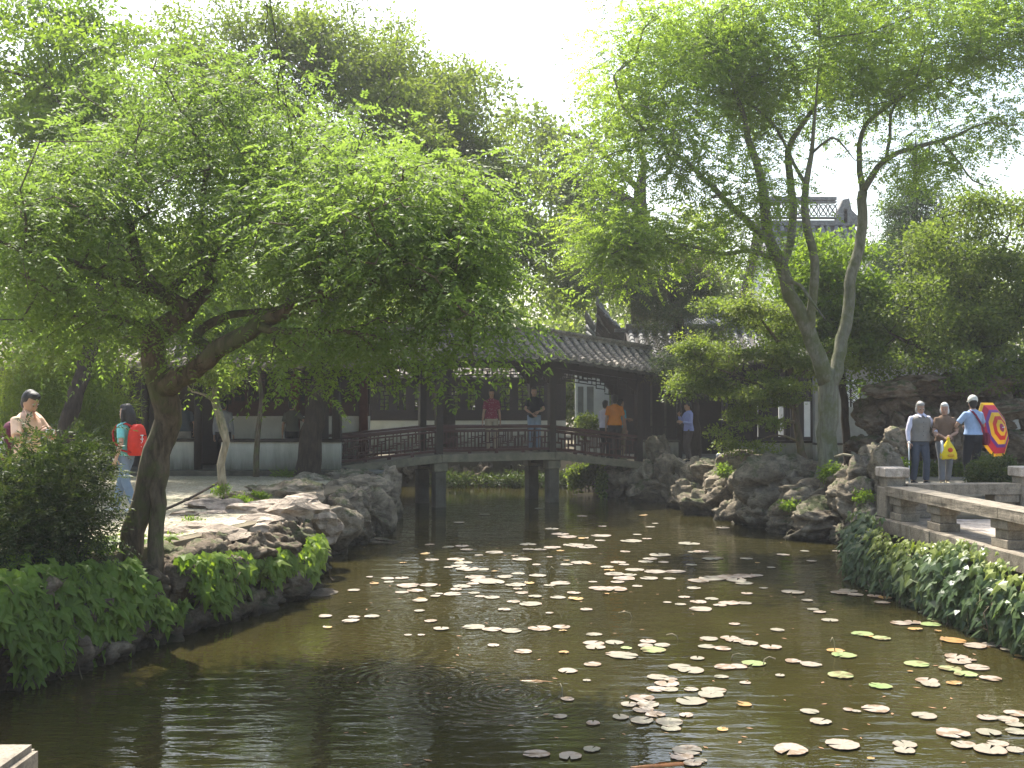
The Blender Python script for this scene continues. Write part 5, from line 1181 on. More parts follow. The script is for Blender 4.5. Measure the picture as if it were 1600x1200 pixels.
# the walker's cane, bag, umbrella, shoulder bag
h = A1['joints']['R'][2]; t = thing('walking_cane', 'thin white cane held by the grey-vested walker', 'cane', (h.x-.02, h.y-.06, .985))
MB().tube([(0,0,0), (0,0,h.z-.985-.0)], .011, 8).build('shaft', cloth('white_enamel', (.8,.8,.78), .35), t); MB().tube([(0,.05,h.z-.99), (0,-.01,h.z-.975), (0,-.06,h.z-.99)], .014, 8).build('handle', cloth('white_enamel', None), t)
MB().tube([(0,0,0), (0,0,.04)], .015, 8).build('rubber_tip', cloth('black_trousers', None), t)
h = A2['joints']['R'][2]*.5 + A2['joints']['L'][2]*.5 + V((-.02,-.09,-.03)); t = thing('plastic_bag', 'bright yellow plastic carrier bag with red and gold print', 'bag', tuple(h))
YB_ = cloth('yellow_plastic', (.78,.56,.02), .35)
rings = []
for z, w, d_ in ((-.40,.14,.05),(-.385,.165,.07),(-.30,.16,.075),(-.20,.125,.06),(-.12,.075,.04),(-.06,.035,.022),(0,.014,.012)):
    rings.append([V((w*math.cos(a)*(1+.06*math.sin(5*a+z*30)), d_*math.sin(a), z+.012*math.sin(3*a))) for a in [2*math.pi*k/18 for k in range(18)]])
MB().loft(rings).build('bag_body', YB_, t); MB().tube([(-.03,0,-.08),(-.018,0,.0),(.0,0,.03),(.02,0,.0),(.03,0,-.08)], .007, 6).build('handle', YB_, t)
MB().ell((.01,-.070,-.225), (.05,.016,.045), None, 12, 6).build('printed_emblem', cloth('red_print', (.6,.08,.03), .4), t)
MB().ell((.02,-.074,-.325), (.07,.014,.035), None, 14, 6).build('printed_disc', cloth('gold_print', (.6,.32,.02), .4), t)
MB().loft([[V((-.13+x*f, .0+y, z)) for x, y in ((-.02,-.03),(.03,-.035),(.035,.03),(-.015,.03))] for z, f in ((-.385,1.0),(-.2,.9),(-.05,.5))]).build('white_gusset', cloth('white_plastic', (.7,.7,.72), .35), t)
def umbrella():
    c = W(1551, 671, 20.75); ax = V((.58,-.76,.2)).normalized(); r = .58; dep = .2
    t = thing('parasol', 'open striped parasol of red, yellow and purple rings held low', 'parasol', tuple(c))
    X = ax.cross(V((0,0,1))).normalized(); Y_ = ax.cross(X)
    cols = [((.40,.03,.12), 'crimson_silk'), ((.80,.52,.02), 'yellow_silk'), ((.62,.045,.02), 'red_silk'), ((.80,.52,.02), 'yellow_silk'), ((.20,.055,.30), 'purple_silk'), ((.56,.03,.07), 'rose_silk'), ((.80,.52,.02), 'yellow_silk')]
    rad = [0, .15, .29, .44, .59, .70, .90, 1.0]
    def pt(f, a): return X*(r*f*math.cos(a)) + Y_*(r*f*math.sin(a)) + ax*(dep*(1-f**1.7))
    for i, (cc, nm) in enumerate(cols):
        mb = MB()
        for k in range(8):
            a0, a1 = 2*math.pi*(k+.5)/8, 2*math.pi*(k+1.5)/8; f0, f1 = rad[i]+.001, rad[i+1]
            v = [pt(f0,a0), pt(f1,a0), pt(f1,a1), pt(f0,a1)]; o = ax*-.004
            mb.add(v+[q+o for q in v], [(0,1,2,3),(7,6,5,4),(1,5,6,2),(0,3,7,4)])
        m = MT.get(nm)
        if not m:
            m, nt, bs, out = nodes(nm); bs.inputs['Base Color'].default_value = (*cc,1); bs.inputs['Roughness'].default_value = .6
            tr = N(nt, 'BsdfTranslucent'); tr.inputs[0].default_value = (*[min(1,x*1.1) for x in cc],1); mx = N(nt, 'MixShader'); mx.inputs[0].default_value = .4
            nt.links.new(bs.outputs[0], mx.inputs[1]); nt.links.new(tr.outputs[0], mx.inputs[2]); nt.links.new(mx.outputs[0], out.inputs[0]); MT[nm] = m
        mb.build('ring_panel', m, t)
    for k in range(8):
        a0 = 2*math.pi*(k+.5)/8; MB().tube([pt(f, a0)-ax*.012 for f in (0,.3,.6,1)], .004, 5).build('rib', cloth('white_enamel', None), t)
    hd_ = A3['joints']['R'][2]; e = V(hd_)-c
    MB().tube([ax*(dep+.05), ax*-.0, ax*-.42], .008, 6).build('shaft', cloth('white_enamel', None), t); MB().tube([ax*-.42, ax*-.56], .015, 8).build('grip', cloth('black_trousers', None), t)
umbrella()
t = thing('shoulder_bag', 'maroon shoulder bag slung across the blue shirt', 'bag', tuple(A3['sp'](1.0)))
inv3 = -A3['sp'](1.0); MR = cloth('maroon_webbing', (.2,.02,.05))
pts = [A3['sp'](z, x, y)+inv3 for z, x, y in ((1.43,.075,.02),(1.41,.085,.085),(1.34,.05,.138),(1.2,-.04,.150),(1.08,-.12,.135),(.98,-.20,.08))]
mb = MB()
for a, b in zip(pts[:-1], pts[1:]): mb.bar(a, b, .038, .012, (A3['M'].to_3x3() @ V((0,1,.2))))
mb.build('strap', MR, t)
q = A3['sp'](.88, -.25, .0)+inv3; bevel(MB().box(tuple(q), (.12,.26,.24), Dg(196)).build('pouch', MR, t), .03, 2)
# girl with the red rucksack
p = stand(196, 797, 15.6); B1 = person('long-haired woman in a turquoise shirt walking past the leaning trunk', (p.x, p.y, .938), Dg(-104), 1.60, cloth('turquoise_jersey', (.2,.56,.54)), cloth('washed_denim', (.2,.26,.34)), (.014,.01,.009), 'short',
   wr={'R': (-.2,-.10,.92), 'L': (.22,-.02,.86)}, elbow={'R': (-.4,.9,-.2)}, feet={'R': (-.07,-.25,0), 'L': (.07,.19,.02)}, hairstyle='long', shoe=(.7,.7,.7), girth=.93, hem=.9, skinc=('skin_fair', (.5,.31,.22)))
def rucksack(person_, label, m, m2, w=.3, h=.46, d=.2, z=1.14):
    c = person_['sp'](z, 0, .2); t = thing('rucksack', label, 'rucksack', tuple(c)); t.rotation_euler = person_['root'].rotation_euler
    rings = []
    for zz, f, fd in ((-.5,.8,.85),(-.46,.96,1),(-.2,1.0,1.08),(.1,.98,1),(.33,.86,.82),(.45,.66,.6),(.5,.4,.36)):
        rings.append([V((w/2*f*(abs(math.cos(a))**.6)*(1 if math.cos(a) > 0 else -1), d/2*fd*(abs(math.sin(a))**.6)*(1 if math.sin(a) > 0 else -1), zz*h)) for a in [2*math.pi*k/20 for k in range(20)]])
    MB().loft(rings).build('pack', m, t)
    rings = [[V((w*.36*f*math.cos(a), d*.5+.05*f*max(0,math.sin(a))-.02, zz*h)) for a in [math.pi*k/10 for k in range(11)]] for zz, f in ((-.42,.7),(-.36,1),(-.1,1),(.0,.7))]
    MB().loft(rings).build('pocket', m, t)
    mb = MB()
    for zz in (-.32,-.2,-.08,.04): mb.bar((.02,d*.56,zz*h+.05),(.075,d*.54,zz*h+.05),.012,.02,(0,1,0)); mb.bar((.047,d*.57,zz*h),(.047,d*.57,zz*h+.06),.008,.012,(0,1,0))
    mb.build('reflective_trim', cloth('white_plastic', (.7,.7,.72), .35), t)
    MB().tube([(-w*.2,d*.53,.06),(0,d*.56,.065),(w*.2,d*.53,.06)], .006, 5).build('zip', cloth('black_trousers', None), t)
    for sx in (-1, 1):
        MB().tube([(sx*.09,-.02,h*.42),(sx*.10,-.12,h*.52),(sx*.115,-.26,h*.47),(sx*.12,-.325,h*.25),(sx*.13,-.30,-.02),(sx*.15,-.15,-h*.33),(sx*.14,-.0,-h*.4)], .016, 6).build('strap', m2, t)
    return t
rucksack(B1, 'bright red rucksack on the back of the woman in turquoise', cloth('red_nylon', (.62,.035,.02), .5), cloth('red_strap', (.4,.02,.02)))
q = B1['sp'](1.04, -.155, .13); bevel(MB().box((0,0,0), (.04,.06,.11), Dg(-104)).build('bottle_tag', cloth('white_plastic', None), None, tuple(q)), .01)
tag(bpy.data.objects['bottle_tag'], 'small white card tag hanging off the red rucksack', 'tag')
# photographer behind the bush
p = W(43, 620, 12.6); B2 = person('dark-haired man in a peach shirt looking down at a small camera', (p.x, p.y, .938), Dg(66), 1.77, cloth('peach_shirt', (.74,.5,.37)), cloth('khaki_trousers', (.3,.24,.15)), (.012,.01,.009), 'short',
   wr={'R': (-.10,-.30,1.21), 'L': (.10,-.31,1.20)}, elbow={'R': (-.7,.3,-.8), 'L': (.7,.3,-.8)}, head=(Dg(4), Dg(24)), girth=1.0, palms={'R': (.8,-.2,.1), 'L': (-.8,-.2,.1)}, curls=(1.0,1.0), collar=cloth('peach_shirt', None))
rucksack(B2, 'maroon rucksack worn by the man in the peach shirt', cloth('maroon_nylon', (.11,.02,.04), .6), cloth('navy_webbing', (.02,.02,.04)), .32, .46, .2, 1.12)
c = (B2['joints']['R'][2]+B2['joints']['L'][2])*.5 + V((.07,-.07,.02)); t = thing('compact_camera', 'small silver camera in the hands of the man in peach', 'camera', tuple(c), Dg(66))
bevel(MB().box((0,0,0), (.11,.035,.065)).build('camera_body', cloth('silver_plastic', (.6,.6,.66), .35), t), .006, 2); MB().tube([(0,-.015,0),(0,-.045,0)], .022, 12).build('lens', cloth('dark_eye', None), t)
c = B2['sp'](1.02, -.18, .18); t = thing('water_bottle', 'clear pale water bottle in the side pocket of the maroon rucksack', 'bottle', tuple(c)); MB().tube([(0,0,-.1),(0,0,.07),(0,0,.1),(0,0,.12)], [.034,.034,.018,.014], 12).build('bottle_body', cloth('pale_plastic', (.5,.5,.55), .2), t); MB().tube([(0,0,.12),(0,0,.145)], .015, 10).build('cap', cloth('white_plastic', None), t)
# people in the gallery
GZ = .975
p = W(456, 690, 25.2); person('figure in a dull green shirt standing behind the gallery wall, one arm out', (p.x, p.y, GZ), Dg(170), 1.66, cloth('dull_olive_shirt', (.1,.1,.08)), cloth('black_trousers', None), wr={'L': (-.26,.02,.84), 'R': (.5,-.05,1.1)} if False else {'R': (-.46,-.1,1.0), 'L': (.24,0,.83)}, vox=.016)
p = W(286, 728, 25.0); person('figure in a slate shirt and pale trousers half hidden by the leaning trunk', (p.x, p.y, GZ), Dg(200), 1.68, cloth('slate_shirt', (.08,.1,.12)), cloth('stone_trousers', (.34,.31,.27)), wr={'R': (-.26,-.12,.9)}, vox=.016)
p = W(349, 690, 24.9); person('figure in a pale grey jacket behind the slim pale trunk', (p.x, p.y, GZ), Dg(175), 1.66, cloth('dove_jacket', (.3,.3,.31)), cloth('black_trousers', None), sleeve='long', vox=.016)
# people on the bridge and at its foot
def on_bridge(px, w):
    b, t0 = None, TL
    for i in range(400):
        t = TL + i*(TR-TL)/399; q = BP(t, w, 0); x = 800+FPX*q.x/q.y
        if b is None or abs(x-px) < b: b = abs(x-px); t0 = t
    q = BP(t0, w, .012); return (q.x, q.y, q.z)
def flower_cloth():
    m, nt, bs, out = nodes('red_flowered_cloth'); vo = N(nt, 'TexVoronoi', Scale=22.0); nt.links.new(coords(nt, 'Object'), vo.inputs['Vector'])
    nt.links.new(ramp(nt, vo.outputs['Distance'], [(.16, (.5,.35,.35)), (.24, (.22,.02,.05))]), bs.inputs['Base Color']); bs.inputs['Roughness'].default_value = .8; return m
person('person in a red flowered shirt and beige trousers on the footbridge', on_bridge(768, .75), Dg(8), 1.62, flower_cloth(), cloth('beige_trousers', (.42,.34,.25)), hairstyle='bob', wr={'R': (-.25,-.05,.83)}, vox=.015, hem=.9)
P7 = person('person in a black shirt and pale jeans, hand at waist, on the footbridge', on_bridge(834, .7), Dg(14), 1.68, cloth('ink_shirt', (.014,.015,.022)), cloth('faded_jeans', (.3,.36,.45)), wr={'R': (-.12,-.24,.98), 'L': (.06,-.26,1.04)}, elbow={'L': (.9,.4,-.2), 'R': (-.9,.3,-.2)}, head=(Dg(-10), 0), vox=.015, hem=.96, skinc=('skin_fair', (.5,.31,.22)))
q = P7['sp'](.96, -.1, -.2); t = thing('belt_pouch', 'small black pouch at the waist of the person in pale jeans', 'bag', tuple(q)); MB().ell((0,0,0), (.11,.06,.085), None, 12, 8).build('pouch', cloth('black_trousers', None), t); MB().bar((-.08,0,.04), (.12,.0,.09), .03, .012).build('flap', cloth('black_trousers', None), t)
person('person in a bright orange shirt seen from behind on the footbridge', on_bridge(961, .55), Dg(176), 1.74, cloth('orange_jersey', (.72,.23,.015)), cloth('charcoal_trousers', (.02,.018,.018)), wr={'R': (-.24,-.1,.85)}, vox=.014, hem=.9, girth=1.05)
person('person in a sky blue shirt and khaki trousers beside the orange shirt', on_bridge(979, .95), Dg(120), 1.68, cloth('sky_blue_jersey', (.12,.45,.62)), cloth('khaki_trousers', None), wr={'L': (.16,-.36,1.12)}, elbow={'L': (.8,.3,-.5)}, vox=.015, hem=.9)
person('person in a pale lilac shirt mostly hidden by the orange shirt', on_bridge(946, .95), Dg(150), 1.58, cloth('pale_lilac_cotton', None), cloth('charcoal_trousers', None), wr={'L': (.14,-.3,1.0)}, vox=.016, sleeve='long', hem=.9)
p = W(1076, 722, 28.0); rpx(rk, 1078, 735, 28.0, 44, 34, m='rock'); person('man in a lavender shirt raising a hand to his face by the low white wall', (p.x, p.y, 1.0), Dg(-74), 1.60, cloth('lavender_shirt', (.33,.36,.68)), cloth('brown_trousers', (.09,.07,.065)), sleeve='long', wr={'R': (-.1,-.24,1.30), 'L': (.14,-.26,1.12)}, elbow={'R': (-.5,.3,-.9)}, head=(0, Dg(16)), vox=.015, hem=.88)
finish_bodies()
# ---------------------------------------------------------------- ivy: large leaves as parts, the rest as one mass
def ivy_leaf(seed, lobes=3):
    rng = random.Random(seed); out = [(0, .04), (-.2, -.12), (-.36, .1), (-.6, .36), (-.26, .36), (-.2, .56), (0, 1.05), (.2, .56), (.26, .36), (.6, .36), (.36, .1), (.2, -.12)]
    vs = [(x*(1+rng.uniform(-.1,.1)), y+rng.uniform(-.03,.03), -.35*abs(x)**1.3*rng.uniform(.6,1.3) - .12*y*y) for x, y in out]
    vs.append((0, .36, .05)); n = len(out)
    fs = [(n, (i+1) % n, i) for i in range(n)]
    return vs, fs
def leaf_meshes(m, name):
    res = []
    for k in range(9):
        vs, fs = ivy_leaf(k); me = bpy.data.meshes.new(name); me.from_pydata(vs, [], fs)
        at = me.attributes.new('tint', 'FLOAT', 'FACE'); at.data.foreach_set('value', np.full(len(fs), (k+.5)/9, np.float32)); me.materials.append(m); me.update(); res.append(me)
    return res
def ivy(name, label, sites, size, mat_, seed, nparts=300):
    """SITES: (point, outward normal, tint 0..1, scale); the largest in view become parts"""
    rng = random.Random(seed); root = thing(name, label, 'ivy', tuple(sites[0][0])); me = leaf_meshes(mat_, 'leaf'); inv = -V(sites[0][0])
    order = sorted(range(len(sites)), key=lambda i: (sites[i][0]-V((0,0,EYE))).length/sites[i][3])
    vs, fs, tt = [], [], []
    for rank, i in enumerate(order):
        p, nrm_, tint, sc = sites[i]; n = V(nrm_).normalized()
        y = V((rng.uniform(-.9,.9), rng.uniform(-.6,.6), -1)); y = (y - n*y.dot(n)).normalized(); n = (n + V((rng.uniform(-.6,.6), rng.uniform(-.6,.6), rng.uniform(-.3,.6)))).normalized()
        y = (y - n*y.dot(n)).normalized(); x = y.cross(n); M4 = Matrix.Translation(p+inv) @ Matrix((x, y, n)).transposed().to_4x4() @ Matrix.Scale(size*sc*rng.uniform(.8,1.2), 4)
        k = max(0, min(8, int(tint*9)))
        if rng.random() < .04: k = 8
        if rank < nparts: o = link('leaf', me[k], root); o.matrix_local = M4
        else:
            a, f = ivy_leaf(rank % 11); b = len(vs); vs += [M4 @ V(q) for q in a]; fs += [tuple(q+b for q in g) for g in f]; tt += [tint]*len(f)
    mb = MB()
    for _ in range(70):
        p = sites[rng.randrange(len(sites))][0]+inv; pts = [p]
        for q in range(6): p = p + V((rng.uniform(-.08,.08), rng.uniform(-.1,.1), rng.uniform(-.13,.03))); pts.append(p)
        mb.tube(pts, .006, 4)
    tag(mb.build('runner', MT['bark_brown'], root), kind='stuff')
    if vs:
        m = bpy.data.meshes.new('leaf'); m.from_pydata(vs, [], fs); at = m.attributes.new('tint', 'FLOAT', 'FACE'); at.data.foreach_set('value', np.array(tt, np.float32)); m.materials.append(mat_)
        tag(link('leaf', m, root), kind='stuff')
    return root
BE = [(-5.2,8.0),(-4.5,10.2),(-3.72,12.3),(-3.1,14.2),(-3.2,15.2)]
def be(Y): return float(np.interp(Y, [p[1] for p in BE], [p[0] for p in BE]))
rng = random.Random(9); sites = []
while len(sites) < 2900:
    Y = rng.uniform(8.3, 14.8); z = rng.uniform(.08, float(np.interp(Y, [8.3,10,11.5,12.6,14.8], [1.12,1.06,.9,.8,.74]))); c = mnoise.noise(V((Y*1.1, z*1.6, 3.1)))
    low = .06 + .75*max(0, mnoise.noise(V((Y*1.6, 0, 8.0)))+.15) + (.18 if Y > 11.5 else 0)
    if z < low or c < -.17 and z < .95: continue
    out = .27 + .17*math.sin(min(1, z/1.1)*math.pi) + rng.uniform(-.06,.12) - .1*max(0, z-.95)*6*rng.random()
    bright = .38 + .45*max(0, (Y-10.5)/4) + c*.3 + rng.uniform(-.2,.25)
    n = V((.75, -.42, .25 + .6*max(0, z-.6)))
    sites.append((V((be(Y)+out, Y, z)), n, min(.99, max(.02, bright)), rng.choice((1.2,1,.85,.65,.45))))
for i in range(110):                                  # creeping over the top by the trunk
    Y = rng.uniform(9.6, 12.0); sites.append((V((be(Y)-rng.uniform(0,.45), Y, 1.0+rng.uniform(0,.12))), V((.3,-.4,1)), rng.uniform(.3,.95), rng.choice((.6,.8,1))))
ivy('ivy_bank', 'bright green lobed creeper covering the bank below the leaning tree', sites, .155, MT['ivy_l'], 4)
sites = []
while len(sites) < 2200:
    L = rng.uniform(-.15, 7.4); z = rng.uniform(.03, .98); p = E0+ED*L; c = mnoise.noise(V((L*1.3, z*1.4, 7.7)))
    topz = .9 + .08*math.sin(L*2.3+.5) + (-.14 if 0.7 < L < 1.7 else 0) + (.12 if L < .5 else 0)
    if z > topz: continue
    out = .13 + .24*math.sin(min(1, max(0,(1-z)/1.0))*math.pi*.9) + rng.uniform(-.04,.1)
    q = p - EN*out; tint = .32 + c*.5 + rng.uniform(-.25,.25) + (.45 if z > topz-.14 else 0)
    sites.append((V((q.x, q.y, z)), V((-EN.x, -EN.y-.15, .35+.4*max(0, z-.5))), min(.99, max(.02, tint)), rng.choice((1,1.15,.8,.65,1.3)) if z < topz-.12 else rng.choice((.45,.6,.8))))
for i in range(170):                                  # yellow-green young shoots between the two masses
    L = rng.gauss(1.2, .35); q = E0+ED*L-EN*(.3+rng.uniform(-.05,.14)); sites.append((V((q.x, q.y, rng.uniform(.45,.85))), V((-EN.x,-EN.y,.6)), .98, rng.choice((.35,.45,.55))))
for i in range(120):
    a = rng.uniform(0, 1); q = E0 + EN*rng.uniform(-.2,1.0)*0 + V((rng.uniform(-.35,.15), rng.uniform(0,.4), 0)); sites.append((V((q.x, q.y, rng.uniform(.15,1.0))), V((-1,-.1,.4)), rng.uniform(.3,.99), rng.uniform(.5,1)))
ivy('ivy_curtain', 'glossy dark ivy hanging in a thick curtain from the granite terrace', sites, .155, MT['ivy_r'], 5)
# ---------------------------------------------------------------- lily pads
def pad_mesh(k, curled=False):
    rng = random.Random(50+k); mb = MB(); n = 22; vs = [(0, 0, .012)]
    notch = .16
    for i in range(n+1):
        a = notch + (2*math.pi-2*notch)*i/n; r = 1+rng.uniform(-.05,.05)+.04*math.sin(a*3+k); z = .012+rng.uniform(0,.05)*(1 if not curled else 4*max(0, math.cos(a-k)))
        vs.append((r*math.cos(a), r*math.sin(a), z))
    m = len(vs); vs += [(x, y, z-.02) for x, y, z in vs]
    fs = [(0, i, i+1) for i in range(1, n+1)] + [(m, m+i+1, m+i) for i in range(1, n+1)] + [(i, m+i, m+i+1, i+1) for i in range(1, n+1)] + [(0, m, m+1, 1), (n+1, m+n+1, m, 0)]
    mb.add(vs, fs); return mb
def pad_mat(name, a, b, rough):
    m, nt, bs, out = nodes(name); oi = N(nt, 'ObjectInfo'); v = coords(nt, 'Object')
    n1 = noise_n(nt, world_pos(nt), 9, 5, .6); f = math_n(nt, 'ADD', math_n(nt, 'MULTIPLY', oi.outputs['Random'], .55), math_n(nt, 'MULTIPLY', n1, .6))
    c = ramp(nt, f, [(.25, a), (.85, b)])
    sp = N(nt, 'SeparateXYZ'); nt.links.new(v, sp.inputs[0]); ang = math_n(nt, 'ARCTAN2', sp.outputs[1], sp.outputs[0])
    vein = math_n(nt, 'ABSOLUTE', math_n(nt, 'SINE', math_n(nt, 'MULTIPLY', ang, 7.0)))
    c = mixc(nt, .45, c, ramp(nt, vein, [(.0, (1.25,1.2,1.05)), (.22, (.92,.92,.92))]), 'MULTIPLY')
    ro = math_n(nt, 'ADD', n1, math_n(nt, 'MULTIPLY', oi.outputs['Random'], .22)); c = mixc(nt, ramp(nt, ro, [(.66, (0,0,0)), (.74, (.8,.8,.8))]), c, (.12,.075,.03))
    rad = N(nt, 'VectorMath'); rad.operation = 'LENGTH'; nt.links.new(v, rad.inputs[0]); edge = math_n(nt, 'ADD', rad.outputs['Value'], math_n(nt, 'MULTIPLY', n1, .3))
    c = mixc(nt, ramp(nt, edge, [(1.04, (0,0,0)), (1.16, (.65,.65,.65))]) if False else ramp(nt, math_n(nt, 'MULTIPLY', edge, .8), [(.86, (0,0,0)), (.95, (.6,.6,.6))]), c, (.2,.1,.06))
    nt.links.new(c, bs.inputs['Base Color']); bs.inputs['Roughness'].default_value = rough; bs.inputs['Specular IOR Level'].default_value = .5
    bump(nt, bs, math_n(nt, 'ADD', vein, noise_n(nt, world_pos(nt), 40)), .3, .006); return m
PM = {'pale': pad_mat('waxy_lily_pad', (.16,.155,.105), (.3,.235,.195), .55), 'green': pad_mat('green_lily_pad', (.16,.23,.07), (.27,.32,.14), .4), 'old': pad_mat('yellowed_lily_pad', (.25,.13,.03), (.38,.25,.07), .55)}
PMS = {k: [pad_mesh(i, k == 'old').mesh('lily_pad', m) for i in range(6)] for k, m in PM.items()}
C2 = [(645,118,22),(420,143,25),(825,150,25),(910,192,20),(700,203,30),(735,225,40),(765,237,45),(905,232,45),(900,252,25),(1055,227,20),(1095,244,20),(1030,254,50),(1270,265,45),(1130,180,15),(190,268,22),(255,282,15),(325,275,35),(345,290,30),(395,313,20),(460,301,40),(200,332,30),(300,330,40),(330,345,40),(315,358,35),(350,371,50),(410,372,30),(545,315,15),(575,330,45),(635,352,22),(600,268,40),(600,288,25),(650,290,30),(700,281,40),(790,270,45),(850,280,40),(805,276,30),(690,320,15),(760,352,30),(820,345,45),(930,362,30),(975,343,35),(1000,352,25),(1005,298,25),(1090,340,35),(1150,312,50),(1110,328,35),(1165,342,25),(1320,298,35),(1360,328,40),(1395,325,20),(1510,327,28),(1290,300,25),(75,408,30),(15,410,30),(20,424,25),(100,440,50),(75,467,30),(185,437,40),(130,460,40),(230,473,18),(285,475,40),(300,455,30),(325,443,40),(380,405,45),(420,420,60),(450,425,60),(370,432,30),(505,403,35),(560,390,30),(640,398,40),(550,437,45),(575,470,30),(690,438,25),(735,430,45),(450,489,38),(375,470,25),(400,485,25),(725,489,36),(540,507,30),(610,516,50),(875,643,36),(375,612,50),(450,622,45),(530,628,45),(650,618,55),(740,612,40),(100,645,18),(155,645,18),(455,688,30),(580,714,40),(960,392,50),(1000,410,50),(1025,395,30),(870,424,20),(900,452,50),(960,455,60),(1055,442,25),(1105,410,40),(1045,374,40),(1130,382,50),(1215,382,45),(1190,411,30),(1290,450,32),(1310,420,50),(1370,410,60),(1440,405,60),(1500,400,50),(1470,418,50),(1500,430,40),(1550,398,30),(1580,450,20),(1250,488,25),(1235,518,25),(1180,510,20),(1310,508,40),(1320,538,50),(1400,522,30),(1365,495,30),(1440,513,50),(1500,514,35),(1460,600,25),(875,680,45),(880,697,45),(960,677,40),(1000,733,65),(970,725,50),(1100,672,38),(1090,690,35),(1160,688,35),(1120,708,55,'g'),(1010,700,25,'g'),(1355,662,40),(1345,694,40),(1410,702,38),(1440,658,40),(1460,668,40),(1520,680,42),(870,768,38),(765,795,40),(845,835,18),(1305,743,35),(1230,778,50),(1280,793,60),(1420,780,50),(1475,777,40),(1540,765,50,'g'),(1405,820,32),(1140,822,50),(1180,850,50),(1195,832,30),(1135,872,45),(1190,873,40),(1280,873,32),(1375,878,55),(1360,895,58),(1505,845,25),(1020,935,40),(1075,910,55),(1100,935,50),(1080,957,45),(985,988,40),(1075,1003,55),(1130,977,45),(1190,1010,60),(1195,1035,45),(1260,980,35),(1280,922,65),(870,1013,35),(1265,1127,65),(1240,1153,50),(1285,1180,45),(1320,1170,30),(775,1150,55),(635,1142,60),(865,1122,40),(765,913,30),(735,985,30),
      (735,295,18,'o'),(855,350,14,'o'),(170,308,22,'o'),(80,345,16,'o'),(310,338,20,'o'),(605,430,24,'o'),(155,495,22,'o'),(750,718,26,'o'),(760,335,14,'o'),(830,243,24,'o'),(1080,148,20,'o'),(940,376,26,'o'),(800,495,34,'o'),(745,628,18,'o'),(925,475,18,'o'),(1500,935,34,'o'),(1410,1040,26,'o'),(462,380,16,'o'),(1555,345,12,'o')]
C3 = [(330,312,30),(448,338,23),(420,297,20),(280,365,20),(370,468,45),(430,502,26),(455,540,26),(483,551,30),(525,585,35),(570,470,45),(630,478,35),(600,462,40),(710,484,32),(742,511,35),(665,352,22),(655,305,18),(553,297,22),(820,597,45),(870,594,40),(945,603,45,'g'),(965,585,35,'g'),(1055,575,55,'g'),(660,642,50,'g'),(740,660,40,'g'),(685,652,24,'o'),(550,712,40,'o'),(582,731,52,'g'),(306,626,33),(280,697,44),(445,770,48),(370,755,35),(317,815,24),(570,815,57,'g'),(735,860,52,'g'),(887,768,55,'g'),(1040,670,55,'o'),(1130,692,50),(1205,687,45),(1280,707,45),(1050,738,48),(1060,757,50),(1110,750,25),(1025,787,48,'g'),(1090,810,52,'g'),(1137,782,52),(1195,828,48),(1042,847,33,'o'),(930,838,52),(945,853,45),(440,966,42),(485,1008,48),(600,958,22),(635,965,20),(716,955,60),(918,984,53),(360,1125,78),(575,1105,75),(837,1103,48),(835,1128,48),(1035,1058,73),(1080,1105,50),(1190,1125,72),(1225,1100,45),(1300,1127,40),(1185,1053,52),(1180,992,42),(1265,1000,50),(1300,975,50),(1295,1020,40),(1300,1050,45),(755,492,30,'o'),(880,622,30,'o'),(975,630,15,'o'),(1310,735,18,'o'),(860,798,13,'o'),(695,1162,18,'o')]
C1 = [(1355,568,30),(1460,588,40),(1475,572,25),(1550,570,35),(1475,460,28),(1540,405,16),(1560,432,20,'o'),(1365,615,22,'o')]
spots = [(600+x*.375, 750+y*.375, w*.375, (k or ['p'])[0]) for x, y, w, *k in C2] + [(1100+x*.375, 750+y*.375, w*.375, (k or ['p'])[0]) for x, y, w, *k in C3] + [(x*.375, 750+y*.375, w*.375, (k or ['p'])[0]) for x, y, w, *k in C1]
MARKS = [((840,800),'just off the footbridge piers'),((1085,800),'below the man in lavender'),((1060,905),'in the crowded drift at mid-pond'),((770,905),'in the crowded drift before the left-hand bridge pier'),((640,925),'off the tip of the ivy bank'),((760,985),'among the ripples at mid-pond'),
  ((1250,850),'in the shade of the rockery'),((1330,930),'beside the hanging ivy curtain'),((1430,1000),'below the ivy curtain'),((980,1010),'in open water between the drifts'),((1210,1010),'in the loose group past mid-pond'),((840,1075),'near the bronze carp'),((1030,1080),'in the dense raft beyond the orange carp'),((1090,1150),'close to the orange carp'),
  ((1250,1150),'nearest the camera at the frame bottom'),((1500,1080),'in the open group before the terrace'),((1560,1170),'in the near raft at the frame corner'),((1380,1170),'alone on the near water')]
MARKS[3] = ((770,905), 'in the crowded drift in front of the nearer bridge pier')
KIND = {'p': 'pale waxy lily pad', 'g': 'fresh green lily pad', 'o': 'curled yellow-brown lily pad'}
def pad_label(px, py, hw, k):
    m = min(MARKS, key=lambda q: ((q[0][0]-px)/1.6)**2+(q[0][1]-py)**2)[1]; big = hw*G(px,py,0).y/FPX
    return ('large ' if big > .135 else ('small ' if big < .075 else ''))+KIND[k]+' '+m, KIND[k]+'s '+m
rng = random.Random(12); used = []
for _ in range(22): spots.append((rng.uniform(640, 1180), rng.uniform(815, 985), rng.uniform(7, 13), 'p'))
